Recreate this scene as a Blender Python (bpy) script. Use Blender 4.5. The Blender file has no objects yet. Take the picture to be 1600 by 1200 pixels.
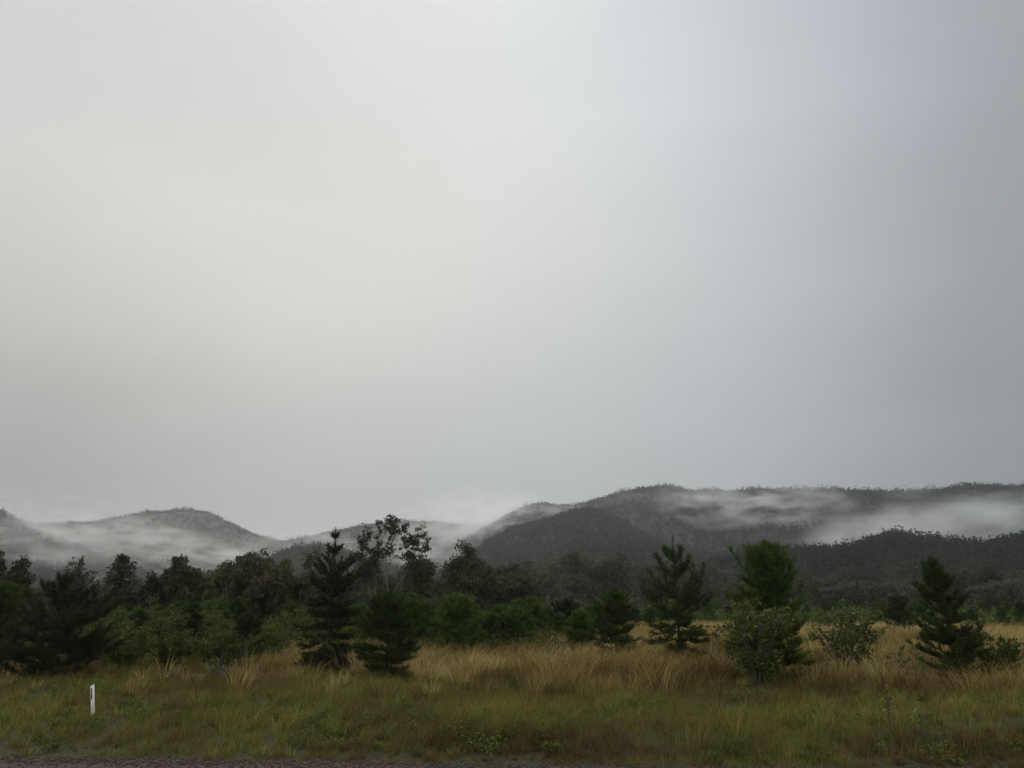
import bpy, math, numpy as np
from math import radians, sin, cos, tan, atan, atan2, hypot, pi

scene = bpy.context.scene
COL = scene.collection

# ------------------------------------------------------------------ camera
F = 1209.0                         # focal length in photo pixels (1600 wide)
PITCH = atan(345.0 / F)
CAMZ = 2.9
ROADZ = -0.45


def ray(px, py):
    x = (px - 800) / F
    y = -(py - 600) / F
    d = np.array([x, cos(PITCH) - y * sin(PITCH), sin(PITCH) + y * cos(PITCH)])
    return d / np.linalg.norm(d)


def on_plane(px, py, z=0.0):
    d = ray(px, py)
    t = (z - CAMZ) / d[2]
    return float(d[0] * t), float(d[1] * t)


def at_dist(px, py, r):
    """point at horizontal distance r along the ray of a photo pixel"""
    d = ray(px, py)
    s = r / hypot(d[0], d[1])
    return float(d[0] * s), float(d[1] * s), float(CAMZ + d[2] * s)


cam = bpy.data.cameras.new('camera')
cam.sensor_width = 36.0
cam.lens = 36.0 * F / 1600.0
cam.clip_start = 0.1
cam.clip_end = 9000.0
camo = bpy.data.objects.new('camera', cam)
COL.objects.link(camo)
camo.location = (0, 0, CAMZ)
camo.rotation_euler = (pi / 2 + PITCH, 0, 0)
scene.camera = camo

scene.view_settings.view_transform = 'Standard'
scene.view_settings.look = 'None'
scene.view_settings.exposure = 0.0
scene.view_settings.gamma = 1.0
scene.cycles.max_bounces = 5
scene.cycles.diffuse_bounces = 3
scene.cycles.glossy_bounces = 2
scene.cycles.transmission_bounces = 3
scene.cycles.transparent_max_bounces = 8
scene.cycles.volume_bounces = 3
scene.cycles.volume_max_steps = 256
scene.cycles.use_denoising = True
scene.cycles.denoiser = 'OPENIMAGEDENOISE'
scene.cycles.denoising_prefilter = 'ACCURATE'
scene.cycles.denoising_input_passes = 'RGB_ALBEDO_NORMAL'
scene.cycles.use_adaptive_sampling = False

# ------------------------------------------------------------------ helpers


def vnoise(x, y, scale, seed):
    """smooth value noise 0..1"""
    x = np.asarray(x, float) / scale
    y = np.asarray(y, float) / scale
    xi = np.floor(x).astype(np.int64)
    yi = np.floor(y).astype(np.int64)
    fx = x - xi
    fy = y - yi
    fx = fx * fx * (3 - 2 * fx)
    fy = fy * fy * (3 - 2 * fy)

    def h(a, b):
        n = (a * 374761393 + b * 668265263 + seed * 974634777) & 0x7fffffff
        n = ((n ^ (n >> 13)) * 1274126177) & 0x7fffffff
        return ((n ^ (n >> 16)) & 0xffff) / 65535.0
    return (h(xi, yi) * (1 - fx) + h(xi + 1, yi) * fx) * (1 - fy) + \
           (h(xi, yi + 1) * (1 - fx) + h(xi + 1, yi + 1) * fx) * fy


def fbm(x, y, scale, seed, octs=4):
    s = 0
    a = 1
    t = 0
    for i in range(octs):
        s = s + a * vnoise(x, y, scale / 2 ** i, seed + i * 17)
        t += a
        a *= 0.5
    return s / t


def sstep(a, b, x):
    t = np.clip((x - a) / (b - a), 0, 1)
    return t * t * (3 - 2 * t)


class MB:
    """collects vertices, quads and triangles in numpy arrays"""

    def __init__(self):
        self.v = []
        self.f = []      # list of (array of faces, with 3 or 4 columns)
        self.a = []      # tint per vertex
        self.n = 0

    def add(self, v, faces, tint=0.5):
        v = np.asarray(v, float).reshape(-1, 3)
        self.v.append(v)
        for fa in faces:
            if len(fa):
                self.f.append(np.asarray(fa, np.int64) + self.n)
        t = np.asarray(tint, float)
        if t.ndim == 0:
            t = np.full(len(v), float(t))
        self.a.append(t)
        self.n += len(v)

    def mesh(self, name, mat, smooth=False):
        me = bpy.data.meshes.new(name)
        v = np.concatenate(self.v) if self.v else np.zeros((0, 3))
        me.vertices.add(len(v))
        me.vertices.foreach_set('co', v.astype(np.float32).ravel())
        loops = np.concatenate([f.ravel() for f in self.f]).astype(np.int32)
        tot = np.concatenate([np.full(len(f), f.shape[1]) for f in self.f]).astype(np.int32)
        start = np.concatenate([[0], np.cumsum(tot)[:-1]]).astype(np.int32)
        me.loops.add(len(loops))
        me.loops.foreach_set('vertex_index', loops)
        me.polygons.add(len(tot))
        me.polygons.foreach_set('loop_start', start)
        me.polygons.foreach_set('loop_total', tot)
        at = me.attributes.new('tint', 'FLOAT', 'POINT')
        at.data.foreach_set('value', np.concatenate(self.a).astype(np.float32))
        if smooth:
            me.polygons.foreach_set('use_smooth', np.ones(len(tot), bool))
        me.update(calc_edges=True)
        me.validate()
        if mat:
            me.materials.append(mat)
        return me


def obj(name, me, parent=None, loc=(0, 0, 0)):
    o = bpy.data.objects.new(name, me)
    COL.objects.link(o)
    o.location = loc
    if parent:
        o.parent = parent
    return o


def tag(o, label=None, cat=None, group=None, kind=None):
    if label:
        o['label'] = label
    if cat:
        o['category'] = cat
    if group:
        o['group'] = group
    if kind:
        o['kind'] = kind
    return o


def tube(mb, pts, rad, sides=5, tint=0.5):
    pts = np.asarray(pts, float)
    n = len(pts)
    rad = np.broadcast_to(np.asarray(rad, float), (n,))
    tan_ = np.gradient(pts, axis=0)
    tan_ /= np.linalg.norm(tan_, axis=1)[:, None] + 1e-9
    ref = np.array([0.31, 0.95, 0.05]) if abs(tan_[0][2]) > 0.7 else np.array([0, 0, 1.0])
    a = np.cross(tan_, ref)
    a /= np.linalg.norm(a, axis=1)[:, None] + 1e-9
    b = np.cross(tan_, a)
    an = np.arange(sides) * 2 * pi / sides
    ring = pts[:, None, :] + rad[:, None, None] * (
        np.cos(an)[None, :, None] * a[:, None, :] + np.sin(an)[None, :, None] * b[:, None, :])
    i = np.arange(n - 1)[:, None] * sides
    j = np.arange(sides)[None, :]
    j2 = (j + 1) % sides
    q = np.stack([i + j, i + j2, i + sides + j2, i + sides + j], -1).reshape(-1, 4)
    mb.add(ring.reshape(-1, 3), [q], tint)


def unit(v):
    return v / (np.linalg.norm(v, axis=-1, keepdims=True) + 1e-9)


def leaf_quads(mb, c, d, l, w, tint, rng, bend=0.0):
    """diamond leaves: centres c, long axes d, lengths l, widths w"""
    n = len(c)
    d = unit(d)
    s = unit(np.cross(d, rng.normal(size=(n, 3))))
    l = np.broadcast_to(l, (n,))[:, None]
    w = np.broadcast_to(w, (n,))[:, None]
    nn = np.cross(d, s) * bend * l
    v = np.stack([c - d * l / 2, c + s * w / 2 + nn, c + d * l / 2, c - s * w / 2 + nn], 1)
    q = np.arange(n * 4).reshape(n, 4)
    mb.add(v.reshape(-1, 3), [q], np.repeat(tint, 4))


def needles(mb, p, d, l, w, tint, rng):
    """thin triangles from p along d"""
    n = len(p)
    d = unit(d)
    s = unit(np.cross(d, rng.normal(size=(n, 3))))
    l = np.broadcast_to(l, (n,))[:, None]
    w = np.broadcast_to(w, (n,))[:, None]
    v = np.stack([p - s * w / 2, p + s * w / 2, p + d * l], 1)
    t = np.arange(n * 3).reshape(n, 3)
    mb.add(v.reshape(-1, 3), [t], np.repeat(tint, 3))


# ------------------------------------------------------------------ materials
def nodes_of(m):
    m.use_nodes = True
    nt = m.node_tree
    nt.nodes.clear()
    return nt, nt.nodes.new('ShaderNodeOutputMaterial')


def leaf_mat(name, cols, rough=0.65, transl=0.25, spec=0.25, vary=0.25):
    m = bpy.data.materials.new(name)
    nt, out = nodes_of(m)
    N = nt.nodes.new
    L = nt.links.new
    at = N('ShaderNodeAttribute')
    at.attribute_name = 'tint'
    oi = N('ShaderNodeObjectInfo')
    mm = N('ShaderNodeMath')
    mm.operation = 'MULTIPLY_ADD'
    L(oi.outputs['Random'], mm.inputs[0])
    mm.inputs[1].default_value = vary
    L(at.outputs['Fac'], mm.inputs[2])
    sb = N('ShaderNodeMath')
    sb.operation = 'SUBTRACT'
    sb.use_clamp = True
    L(mm.outputs[0], sb.inputs[0])
    sb.inputs[1].default_value = vary / 2
    rp = N('ShaderNodeValToRGB')
    el = rp.color_ramp.elements
    while len(el) < len(cols):
        el.new(0.5)
    for i, c in enumerate(cols):
        el[i].position = i / (len(cols) - 1)
        el[i].color = (*c, 1)
    L(sb.outputs[0], rp.inputs['Fac'])
    pb = N('ShaderNodeBsdfPrincipled')
    pb.inputs['Roughness'].default_value = rough
    pb.inputs['Specular IOR Level'].default_value = spec
    L(rp.outputs['Color'], pb.inputs['Base Color'])
    tr = N('ShaderNodeBsdfTranslucent')
    L(rp.outputs['Color'], tr.inputs['Color'])
    mx = N('ShaderNodeMixShader')
    mx.inputs['Fac'].default_value = transl
    L(pb.outputs[0], mx.inputs[1])
    L(tr.outputs[0], mx.inputs[2])
    L(mx.outputs[0], out.inputs['Surface'])
    return m


def noise_mat(name, cols, scale=4.0, detail=6, rough=0.9, bump=0.0, coord='Object', stretch=(1, 1, 1), spec=0.2):
    m = bpy.data.materials.new(name)
    nt, out = nodes_of(m)
    N = nt.nodes.new
    L = nt.links.new
    tc = N('ShaderNodeTexCoord')
    mp = N('ShaderNodeMapping')
    mp.inputs['Scale'].default_value = stretch
    L(tc.outputs[coord], mp.inputs['Vector'])
    nz = N('ShaderNodeTexNoise')
    nz.inputs['Scale'].default_value = scale
    nz.inputs['Detail'].default_value = detail
    nz.inputs['Roughness'].default_value = 0.65
    L(mp.outputs[0], nz.inputs['Vector'])
    rp = N('ShaderNodeValToRGB')
    el = rp.color_ramp.elements
    while len(el) < len(cols):
        el.new(0.5)
    for i, c in enumerate(cols):
        el[i].position = 0.28 + 0.44 * i / (len(cols) - 1)
        el[i].color = (*c, 1)
    L(nz.outputs['Fac'], rp.inputs['Fac'])
    pb = N('ShaderNodeBsdfPrincipled')
    pb.inputs['Roughness'].default_value = rough
    pb.inputs['Specular IOR Level'].default_value = spec
    L(rp.outputs['Color'], pb.inputs['Base Color'])
    if bump:
        nz2 = N('ShaderNodeTexNoise')
        nz2.inputs['Scale'].default_value = scale * 8
        nz2.inputs['Detail'].default_value = 4
        L(mp.outputs[0], nz2.inputs['Vector'])
        bp = N('ShaderNodeBump')
        bp.inputs['Strength'].default_value = bump
        bp.inputs['Distance'].default_value = 0.02
        L(nz2.outputs['Fac'], bp.inputs['Height'])
        L(bp.outputs[0], pb.inputs['Normal'])
    L(pb.outputs[0], out.inputs['Surface'])
    return m


M = {}
M['pine'] = leaf_mat('pine_needles', [(.024, .036, .010), (.048, .068, .017), (.10, .13, .034)], transl=.22, spec=.1)
M['pine_dark'] = leaf_mat('dark_pine_needles', [(.013, .018, .007), (.026, .034, .012), (.055, .066, .022)], transl=.14, spec=.12)
M['pine_green'] = leaf_mat('fresh_pine_needles', [(.032, .052, .013), (.072, .108, .024), (.15, .2, .048)], transl=.28, spec=.1)
M['gum'] = leaf_mat('gum_leaves', [(.032, .038, .017), (.060, .068, .028), (.115, .12, .052)], transl=.15, spec=.12)
M['gum_brown'] = leaf_mat('olive_brown_leaves', [(.046, .043, .02), (.086, .08, .036), (.15, .14, .062)], transl=.15, spec=.12)
M['gum_dark'] = leaf_mat('dark_leaves', [(.024, .028, .014), (.044, .05, .022), (.08, .085, .036)], transl=.12, spec=.12)
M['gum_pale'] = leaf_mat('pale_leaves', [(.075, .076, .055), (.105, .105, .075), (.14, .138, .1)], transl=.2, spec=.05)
M['shrub'] = leaf_mat('shrub_leaves', [(.030, .044, .010), (.075, .1, .02), (.19, .225, .05)], transl=.3, spec=.08)
M['big_leaf'] = leaf_mat('broad_shrub_leaves', [(.038, .052, .010), (.09, .115, .022), (.27, .29, .085)], rough=.6, transl=.28, spec=.12)
M['hill_forest'] = leaf_mat('hill_forest_leaves', [(.020, .025, .017), (.034, .039, .027), (.056, .06, .042)], transl=.45, vary=0, spec=.05)
M['grass'] = leaf_mat('green_grass', [(.092, .064, .026), (.165, .132, .042), (.125, .130, .026), (.25, .235, .065)], transl=.3, vary=0, spec=.04)
M['dry_grass'] = leaf_mat('dry_grass', [(.095, .056, .022), (.2, .138, .046), (.345, .26, .09), (.52, .42, .18)], transl=.3, vary=0, spec=.04)
M['stalk'] = leaf_mat('dead_stalk', [(.05, .035, .022), (.09, .065, .04)], transl=0)
M['bark'] = noise_mat('grey_bark', [(.05, .042, .034), (.11, .095, .08), (.2, .18, .15)], 2.0, stretch=(3, 3, .6), bump=.3)
M['bark_pale'] = noise_mat('pale_gum_bark', [(.12, .105, .085), (.24, .22, .19), (.36, .34, .3)], 1.2, stretch=(3, 3, .5), bump=.2)
M['bark_dark'] = noise_mat('dark_pine_bark', [(.022, .018, .014), (.045, .036, .028), (.08, .066, .05)], 3.0, stretch=(3, 3, .7), bump=.4)
M['soil'] = noise_mat('ground_cover', [(.026, .02, .011), (.04, .035, .017), (.055, .05, .022)], 0.35, 8, bump=.5)
M['hill_soil'] = noise_mat('hill_ground', [(.024, .027, .019), (.029, .032, .022), (.035, .038, .027)], 0.02, 8)
M['white_plastic'] = noise_mat('weathered_white_plastic', [(.36, .33, .28), (.66, .64, .6), (.76, .75, .72)], 6.0, rough=.5, spec=.4)
M['reflector'] = noise_mat('dark_reflector', [(.02, .008, .008), (.035, .012, .01)], 30, rough=.25, spec=.6)
M['stone'] = noise_mat('reddish_gravel', [(.04, .028, .023), (.075, .053, .045), (.14, .11, .095)], 9.0, bump=.3)


def road_mat():
    m = bpy.data.materials.new('reddish_chip_seal')
    nt, out = nodes_of(m)
    N = nt.nodes.new
    L = nt.links.new
    tc = N('ShaderNodeTexCoord')
    a = N('ShaderNodeTexNoise')
    a.inputs['Scale'].default_value = 45
    a.inputs['Detail'].default_value = 5
    a.inputs['Roughness'].default_value = .7
    b = N('ShaderNodeTexNoise')
    b.inputs['Scale'].default_value = .6
    b.inputs['Detail'].default_value = 6
    for n in (a, b):
        L(tc.outputs['Object'], n.inputs['Vector'])
    r1 = N('ShaderNodeValToRGB')
    e = r1.color_ramp.elements
    e[0].position = .3
    e[0].color = (.018, .0105, .009, 1)
    e[1].position = .72
    e[1].color = (.072, .043, .036, 1)
    L(a.outputs['Fac'], r1.inputs['Fac'])
    r2 = N('ShaderNodeValToRGB')
    e = r2.color_ramp.elements
    e[0].position = .3
    e[0].color = (.7, .68, .68, 1)
    e[1].position = .7
    e[1].color = (1.1, 1.05, 1.0, 1)
    L(b.outputs['Fac'], r2.inputs['Fac'])
    mx = N('ShaderNodeMix')
    mx.data_type = 'RGBA'
    mx.blend_type = 'MULTIPLY'
    mx.inputs['Factor'].default_value = 1
    L(r1.outputs['Color'], mx.inputs[6])
    L(r2.outputs['Color'], mx.inputs[7])
    pb = N('ShaderNodeBsdfPrincipled')
    pb.inputs['Roughness'].default_value = .85
    pb.inputs['Specular IOR Level'].default_value = .2
    L(mx.outputs[2], pb.inputs['Base Color'])
    bp = N('ShaderNodeBump')
    bp.inputs['Strength'].default_value = .6
    bp.inputs['Distance'].default_value = .01
    L(a.outputs['Fac'], bp.inputs['Height'])
    L(bp.outputs[0], pb.inputs['Normal'])
    L(pb.outputs[0], out.inputs['Surface'])
    return m


M['road'] = road_mat()

# ------------------------------------------------------------------ ground
ex0, ey0 = on_plane(0, 1186, ROADZ)
ex1, ey1 = on_plane(1000, 1199, ROADZ)
ESL = (ey1 - ey0) / (ex1 - ex0)


def road_edge(x):
    return ey0 + (np.asarray(x, float) - ex0) * ESL


def gz(x, y):
    x = np.asarray(x, float)
    y = np.asarray(y, float)
    e = y - road_edge(x)
    z = ROADZ + (-ROADZ) * sstep(0.1, 3.4, e + 0.5 * (vnoise(x, y, 2.2, 5) - .5))
    amp = sstep(0.0, 3.0, e)
    z = z + amp * (fbm(x, y, 3.2, 3, 4) - .5) * 0.6
    z = z + amp * (fbm(x, y, 40.0, 9, 2) - .5) * 0.5 * sstep(4, 30, e)
    return np.where(e < 0.1, ROADZ - 0.03, z)


def build_ground():
    xs = np.concatenate([[-3000, -1800, -1000, -500, -250, -120, -70], np.arange(-48, 48.1, .5),
                         [70, 120, 250, 500, 1000, 1800, 3000]])
    ys = np.concatenate([[-80, -40, 0, 10, 14], np.arange(15, 45, .35), np.arange(45, 130, 2.0),
                         [140, 170, 220, 300, 450, 700, 1100, 1700, 2400, 3300]])
    X, Y = np.meshgrid(xs, ys)
    Z = gz(X, Y)
    mb = MB()
    nx, ny = len(xs), len(ys)
    i = np.arange(ny - 1)[:, None] * nx
    j = np.arange(nx - 1)[None, :]
    q = np.stack([i + j, i + j + 1, i + nx + j + 1, i + nx + j], -1).reshape(-1, 4)
    mb.add(np.stack([X, Y, Z], -1).reshape(-1, 3), [q])
    o = obj('ground', mb.mesh('ground', M['soil'], True))
    tag(o, 'rough grassy ground of the verge and field', kind='structure')

    # road sheet, its far edge slightly ragged
    rs = np.random.default_rng(11)
    xx = np.concatenate([[-300, -120, -60], np.arange(-32, 32.1, .12), [60, 120, 300]])
    edge = road_edge(xx) + (vnoise(xx, xx * 0, .7, 4) - .5) * .35 + rs.normal(size=len(xx)) * .03
    near = road_edge(xx) - 14
    n = len(xx)
    v = np.concatenate([np.stack([xx, near, np.full(n, ROADZ - .004)], -1),
                        np.stack([xx, edge, np.full(n, ROADZ - .004)], -1)])
    q = np.stack([np.arange(n - 1), np.arange(n - 1) + 1, n + np.arange(n - 1) + 1, n + np.arange(n - 1)], -1)
    mb = MB()
    mb.add(v, [q])
    o = obj('road', mb.mesh('road', M['road']))
    tag(o, 'reddish brown sealed road edge along the bottom', kind='structure')

    # loose gravel where road meets grass
    rs = np.random.default_rng(12)
    n = 5200
    x = rs.uniform(-16, 16, n)
    y = road_edge(x) + rs.normal(size=n) * .3 - .12
    r = rs.uniform(.012, .04, n)
    base = np.array([[1, 0, 0], [-1, 0, 0], [0, 1, 0], [0, -1, 0], [0, 0, 1], [0, 0, -1.]])
    tri = np.array([[0, 2, 4], [2, 1, 4], [1, 3, 4], [3, 0, 4], [2, 0, 5], [1, 2, 5], [3, 1, 5], [0, 3, 5]])
    V = base[None] * r[:, None, None] * rs.uniform(.6, 1.25, (n, 6, 1))
    z = np.maximum(ROADZ, gz(x, y))
    V[:, :, 2] *= .7
    V += np.stack([x, y, z + r * .3], -1)[:, None, :]
    T = (np.arange(n)[:, None, None] * 6 + tri[None]).reshape(-1, 3)
    mb = MB()
    mb.add(V.reshape(-1, 3), [T])
    o = obj('gravel', mb.mesh('gravel', M['stone']))
    tag(o, 'loose reddish gravel along the edge of the road', 'gravel', kind='stuff')


build_ground()


# ------------------------------------------------------------------ grass
def blades(mb, x, y, z, h, w, ang, lean, tint, curl=1.0):
    """two-segment grass blades"""
    n = len(x)
    dx = np.cos(ang)
    dy = np.sin(ang)
    fa = rngG.uniform(0, pi, n)
    sx = np.cos(fa) * w / 2
    sy = np.sin(fa) * w / 2
    b = np.stack([x, y, z], -1)
    m = b + np.stack([dx * lean * h * .35, dy * lean * h * .35, h * .55], -1)
    t = b + np.stack([dx * lean * h * (.6 + .4 * curl), dy * lean * h * (.6 + .4 * curl), h * (1 - .25 * lean * lean)], -1)
    s = np.stack([sx, sy, 0 * sx], -1)
    v = np.stack([b - s, b + s, m + s * .75, m - s * .75, t], 1)
    k = np.arange(n)[:, None] * 5
    mb.add(v.reshape(-1, 3), [k + np.array([[0, 1, 2, 3]]), k + np.array([[3, 2, 4]])], np.repeat(tint, 5))


rngG = np.random.default_rng(21)


def tall_zone(x, y):
    """0..1: how far a spot lies in the tall dry grass"""
    d = np.hypot(x, y)
    az = np.degrees(np.arctan2(x, y))
    # front edge of the tall grass as a distance, by azimuth
    fe = np.interp(az, [-40, -33, -20, -16, -10, -4, 0, 6, 10, 15, 20, 26, 33, 40],
                   [48, 44, 37, 33, 32.5, 30, 28.5, 28, 29.5, 33, 31, 31.5, 33, 34])
    fe = fe + (fbm(x, y, 4.0, 31, 3) - .5) * 13.0 + (vnoise(x, y, 1.3, 33) - .5) * 3
    return sstep(-4.5, 3.5, d - fe) * (.72 + .28 * sstep(.35, .5, fbm(x, y, 5, 34, 2)))


def verge_grass():
    mb = MB()
    n = 310000
    # more blades near the camera
    u = rngG.random(n)
    d = 18.0 * (62.0 / 18.0) ** (u ** 1.25)
    az = rngG.uniform(-38, 38, n) * pi / 180
    x = d * np.sin(az)
    y = d * np.cos(az)
    e = y - road_edge(x)
    tz = tall_zone(x, y)
    clump = fbm(x, y, 1.1, 41, 3)
    keep = (e > .02 + .5 * vnoise(x, y, .6, 42) * rngG.random(n)) & (rngG.random(n) > tz * .65) & (rngG.random(n) < .35 + 1.1 * clump)
    x, y, e, tz, clump, d = [a[keep] for a in (x, y, e, tz, clump, d)]
    n = len(x)
    patch = fbm(x, y, 3.2, 43, 4)
    patch2 = fbm(x, y, 1.4, 44, 3)
    h = (.08 + .26 * clump ** 1.6) * rngG.uniform(.55, 1.25, n)
    h *= .45 + .55 * sstep(0, 1.6, e)
    h += .12 * sstep(.45, .75, fbm(x, y, 6, 45, 2)) * rngG.random(n)
    w = np.maximum(.008, .00048 * d) * rngG.uniform(.6, 1.5, n)
    wind = .35
    ang = rngG.normal(loc=0.1, scale=1.5, size=n)
    lean = np.abs(rngG.normal(loc=wind, scale=.32, size=n)).clip(0, 1.2)
    # colour: brown on the low bank, green above it, straw in patches
    greenness = .53 + (patch - .5) * 1.3 + (patch2 - .5) * .9 + (vnoise(x, y, .45, 47) - .5) * .6
    bank = 1 - sstep(.6, 3.0, e + (patch - .5) * 4.5)
    greenness -= bank * .22
    greenness -= sstep(8, 13, e) * .22
    tint = (greenness + rngG.normal(scale=.2, size=n)).clip(0, 1)
    blades(mb, x, y, gz(x, y) - .03, h, w, ang, lean, tint)
    # tufts standing out of the turf
    n = 17000
    d = 18.5 * (58.0 / 18.5) ** rngG.random(n)
    az = rngG.uniform(-38, 38, n) * pi / 180
    x = d * np.sin(az)
    y = d * np.cos(az)
    e = y - road_edge(x)
    keep = (e > .3) & (rngG.random(n) < (1 - tall_zone(x, y) * .35) * (.15 + 1.5 * fbm(x, y, 3.5, 46, 3) ** 1.5))
    x, y, e, d = x[keep], y[keep], e[keep], d[keep]
    n = len(x)
    S = (.14 + .46 * rngG.random(n) ** 2.2) * (.55 + .45 * sstep(.2, 2.5, e))
    g = .53 + (fbm(x, y, 3.2, 43, 4) - .5) * 1.5 + rngG.normal(scale=.26, size=n) - (1 - sstep(.6, 3.0, e)) * .3 - sstep(8, 13, e) * .2
    per = 24
    R_ = lambda a: np.repeat(a, per)
    N = n * per
    a = rngG.uniform(0, 2 * pi, N)
    r = np.sqrt(rngG.random(N)) * .16 * R_(S) / .5
    bx = R_(x) + np.cos(a) * r
    by = R_(y) + np.sin(a) * r
    ang = a + rngG.normal(scale=.4, size=N)
    ang = np.arctan2(np.sin(ang), np.cos(ang) + .3)
    lean = (.2 + r * 2.0 + np.abs(rngG.normal(scale=.25, size=N))).clip(0, 1.3)
    blades(mb, bx, by, gz(bx, by) - .03, R_(S) * rngG.uniform(.6, 1.25, N), np.maximum(.008, .00058 * R_(d)) * rngG.uniform(.6, 1.5, N), ang, lean,
           (R_(g) + rngG.normal(scale=.14, size=N)).clip(0, 1))
    # thin seeding stems above the turf
    n = 9000
    d = 18.8 * (52.0 / 18.8) ** rngG.random(n)
    az = rngG.uniform(-38, 38, n) * pi / 180
    x = d * np.sin(az)
    y = d * np.cos(az)
    keep = (y - road_edge(x) > 1.0) & (rngG.random(n) < fbm(x, y, 2.2, 48, 3) ** 2 * 2.2)
    x, y, d = x[keep], y[keep], d[keep]
    n = len(x)
    blades(mb, x, y, gz(x, y), rngG.uniform(.35, .8, n), np.maximum(.006, .0004 * d), rngG.normal(loc=.2, scale=1.2, size=n),
           np.abs(rngG.normal(loc=.25, scale=.25, size=n)), rngG.choice([.05, .32, .95], n, p=[.3, .4, .3]) + rngG.normal(scale=.05, size=n).clip(-.05, .05))
    o = obj('verge_grass', mb.mesh('verge_grass', M['grass']))
    tag(o, 'short green and brown grass on the verge between road and trees', 'grass', kind='stuff')


def tall_grass():
    mb = MB()
    # tussocks near
    n = 7000
    u = rngG.random(n)
    d = 27.0 * (80 / 27.0) ** u
    az = rngG.uniform(-38, 38, n) * pi / 180
    x = d * np.sin(az)
    y = d * np.cos(az)
    tz = tall_zone(x, y)
    left_bush = (az * 180 / pi < -17) & (d > 36)
    dens = fbm(x, y, 7.0, 51, 3)
    keep = (rngG.random(n) < np.maximum(tz, .05 * (d > 24))) & (rngG.random(n) < np.where(left_bush, .25, 1)) & (rngG.random(n) < .25 + 1.3 * dens)
    x, y, d = x[keep], y[keep], d[keep]
    n = len(x)
    size = rngG.uniform(.4, 1.3, n) * (.6 + .85 * fbm(x, y, 7, 52, 2))
    hue = (.5 + (fbm(x, y, 4.5, 53, 3) - .5) * 1.7 + rngG.normal(scale=.2, size=n))
    size *= (.5 + .5 * sstep(.05, .6, tall_zone(x, y))) * rngG.uniform(.75, 1.3, n)
    per = 48
    X = np.repeat(x, per)
    Y = np.repeat(y, per)
    D = np.repeat(d, per)
    S = np.repeat(size, per)
    H = np.repeat(hue, per)
    N = len(X)
    a = rngG.uniform(0, 2 * pi, N)
    r = np.sqrt(rngG.random(N)) * .30 * S
    bx = X + np.cos(a) * r
    by = Y + np.sin(a) * r
    h = S * rngG.uniform(.6, 1.25, N)
    lean = (.18 + r * 1.2 + np.abs(rngG.normal(scale=.22, size=N))).clip(0, 1.3)
    ang = a + rngG.normal(scale=.5, size=N)
    # a light breeze to the right
    ang = np.arctan2(np.sin(ang), np.cos(ang) + .35)
    w = np.maximum(.008, .0005 * D) * rngG.uniform(.6, 1.5, N)
    tint = (H + rngG.normal(scale=.2, size=N)).clip(0, 1)
    blades(mb, bx, by, gz(bx, by) - .05, h, w, ang, lean, tint)
    # field beyond
    n = 130000
    u = rngG.random(n)
    d = 55.0 * (330 / 55.0) ** u
    az = rngG.uniform(-38, 40, n) * pi / 180
    x = d * np.sin(az)
    y = d * np.cos(az)
    fld = fbm(x, y, 26, 54, 3)
    keep = rngG.random(n) < np.where(az * 180 / pi < -8, .35, 1) * sstep(.25, .5, fld + .12)
    x, y, d, fld = x[keep], y[keep], d[keep], fld[keep]
    n = len(x)
    h = rngG.uniform(.6, 1.2, n) * (.7 + .6 * fbm(x, y, 15, 55, 2))
    w = .0007 * d * rngG.uniform(.7, 1.5, n)
    tint = (.62 + (fbm(x, y, 18, 56, 3) - .5) * .9 + rngG.normal(scale=.13, size=n)).clip(0, 1)
    blades(mb, x, y, gz(x, y) - .05, h, w, rngG.normal(scale=1.3, size=n), np.abs(rngG.normal(loc=.3, scale=.25, size=n)), tint)
    o = obj('tall_dry_grass', mb.mesh('tall_dry_grass', M['dry_grass']))
    tag(o, 'tall straw brown dry grass of the field among the young pines', 'grass', kind='stuff')


verge_grass()
tall_grass()


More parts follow.
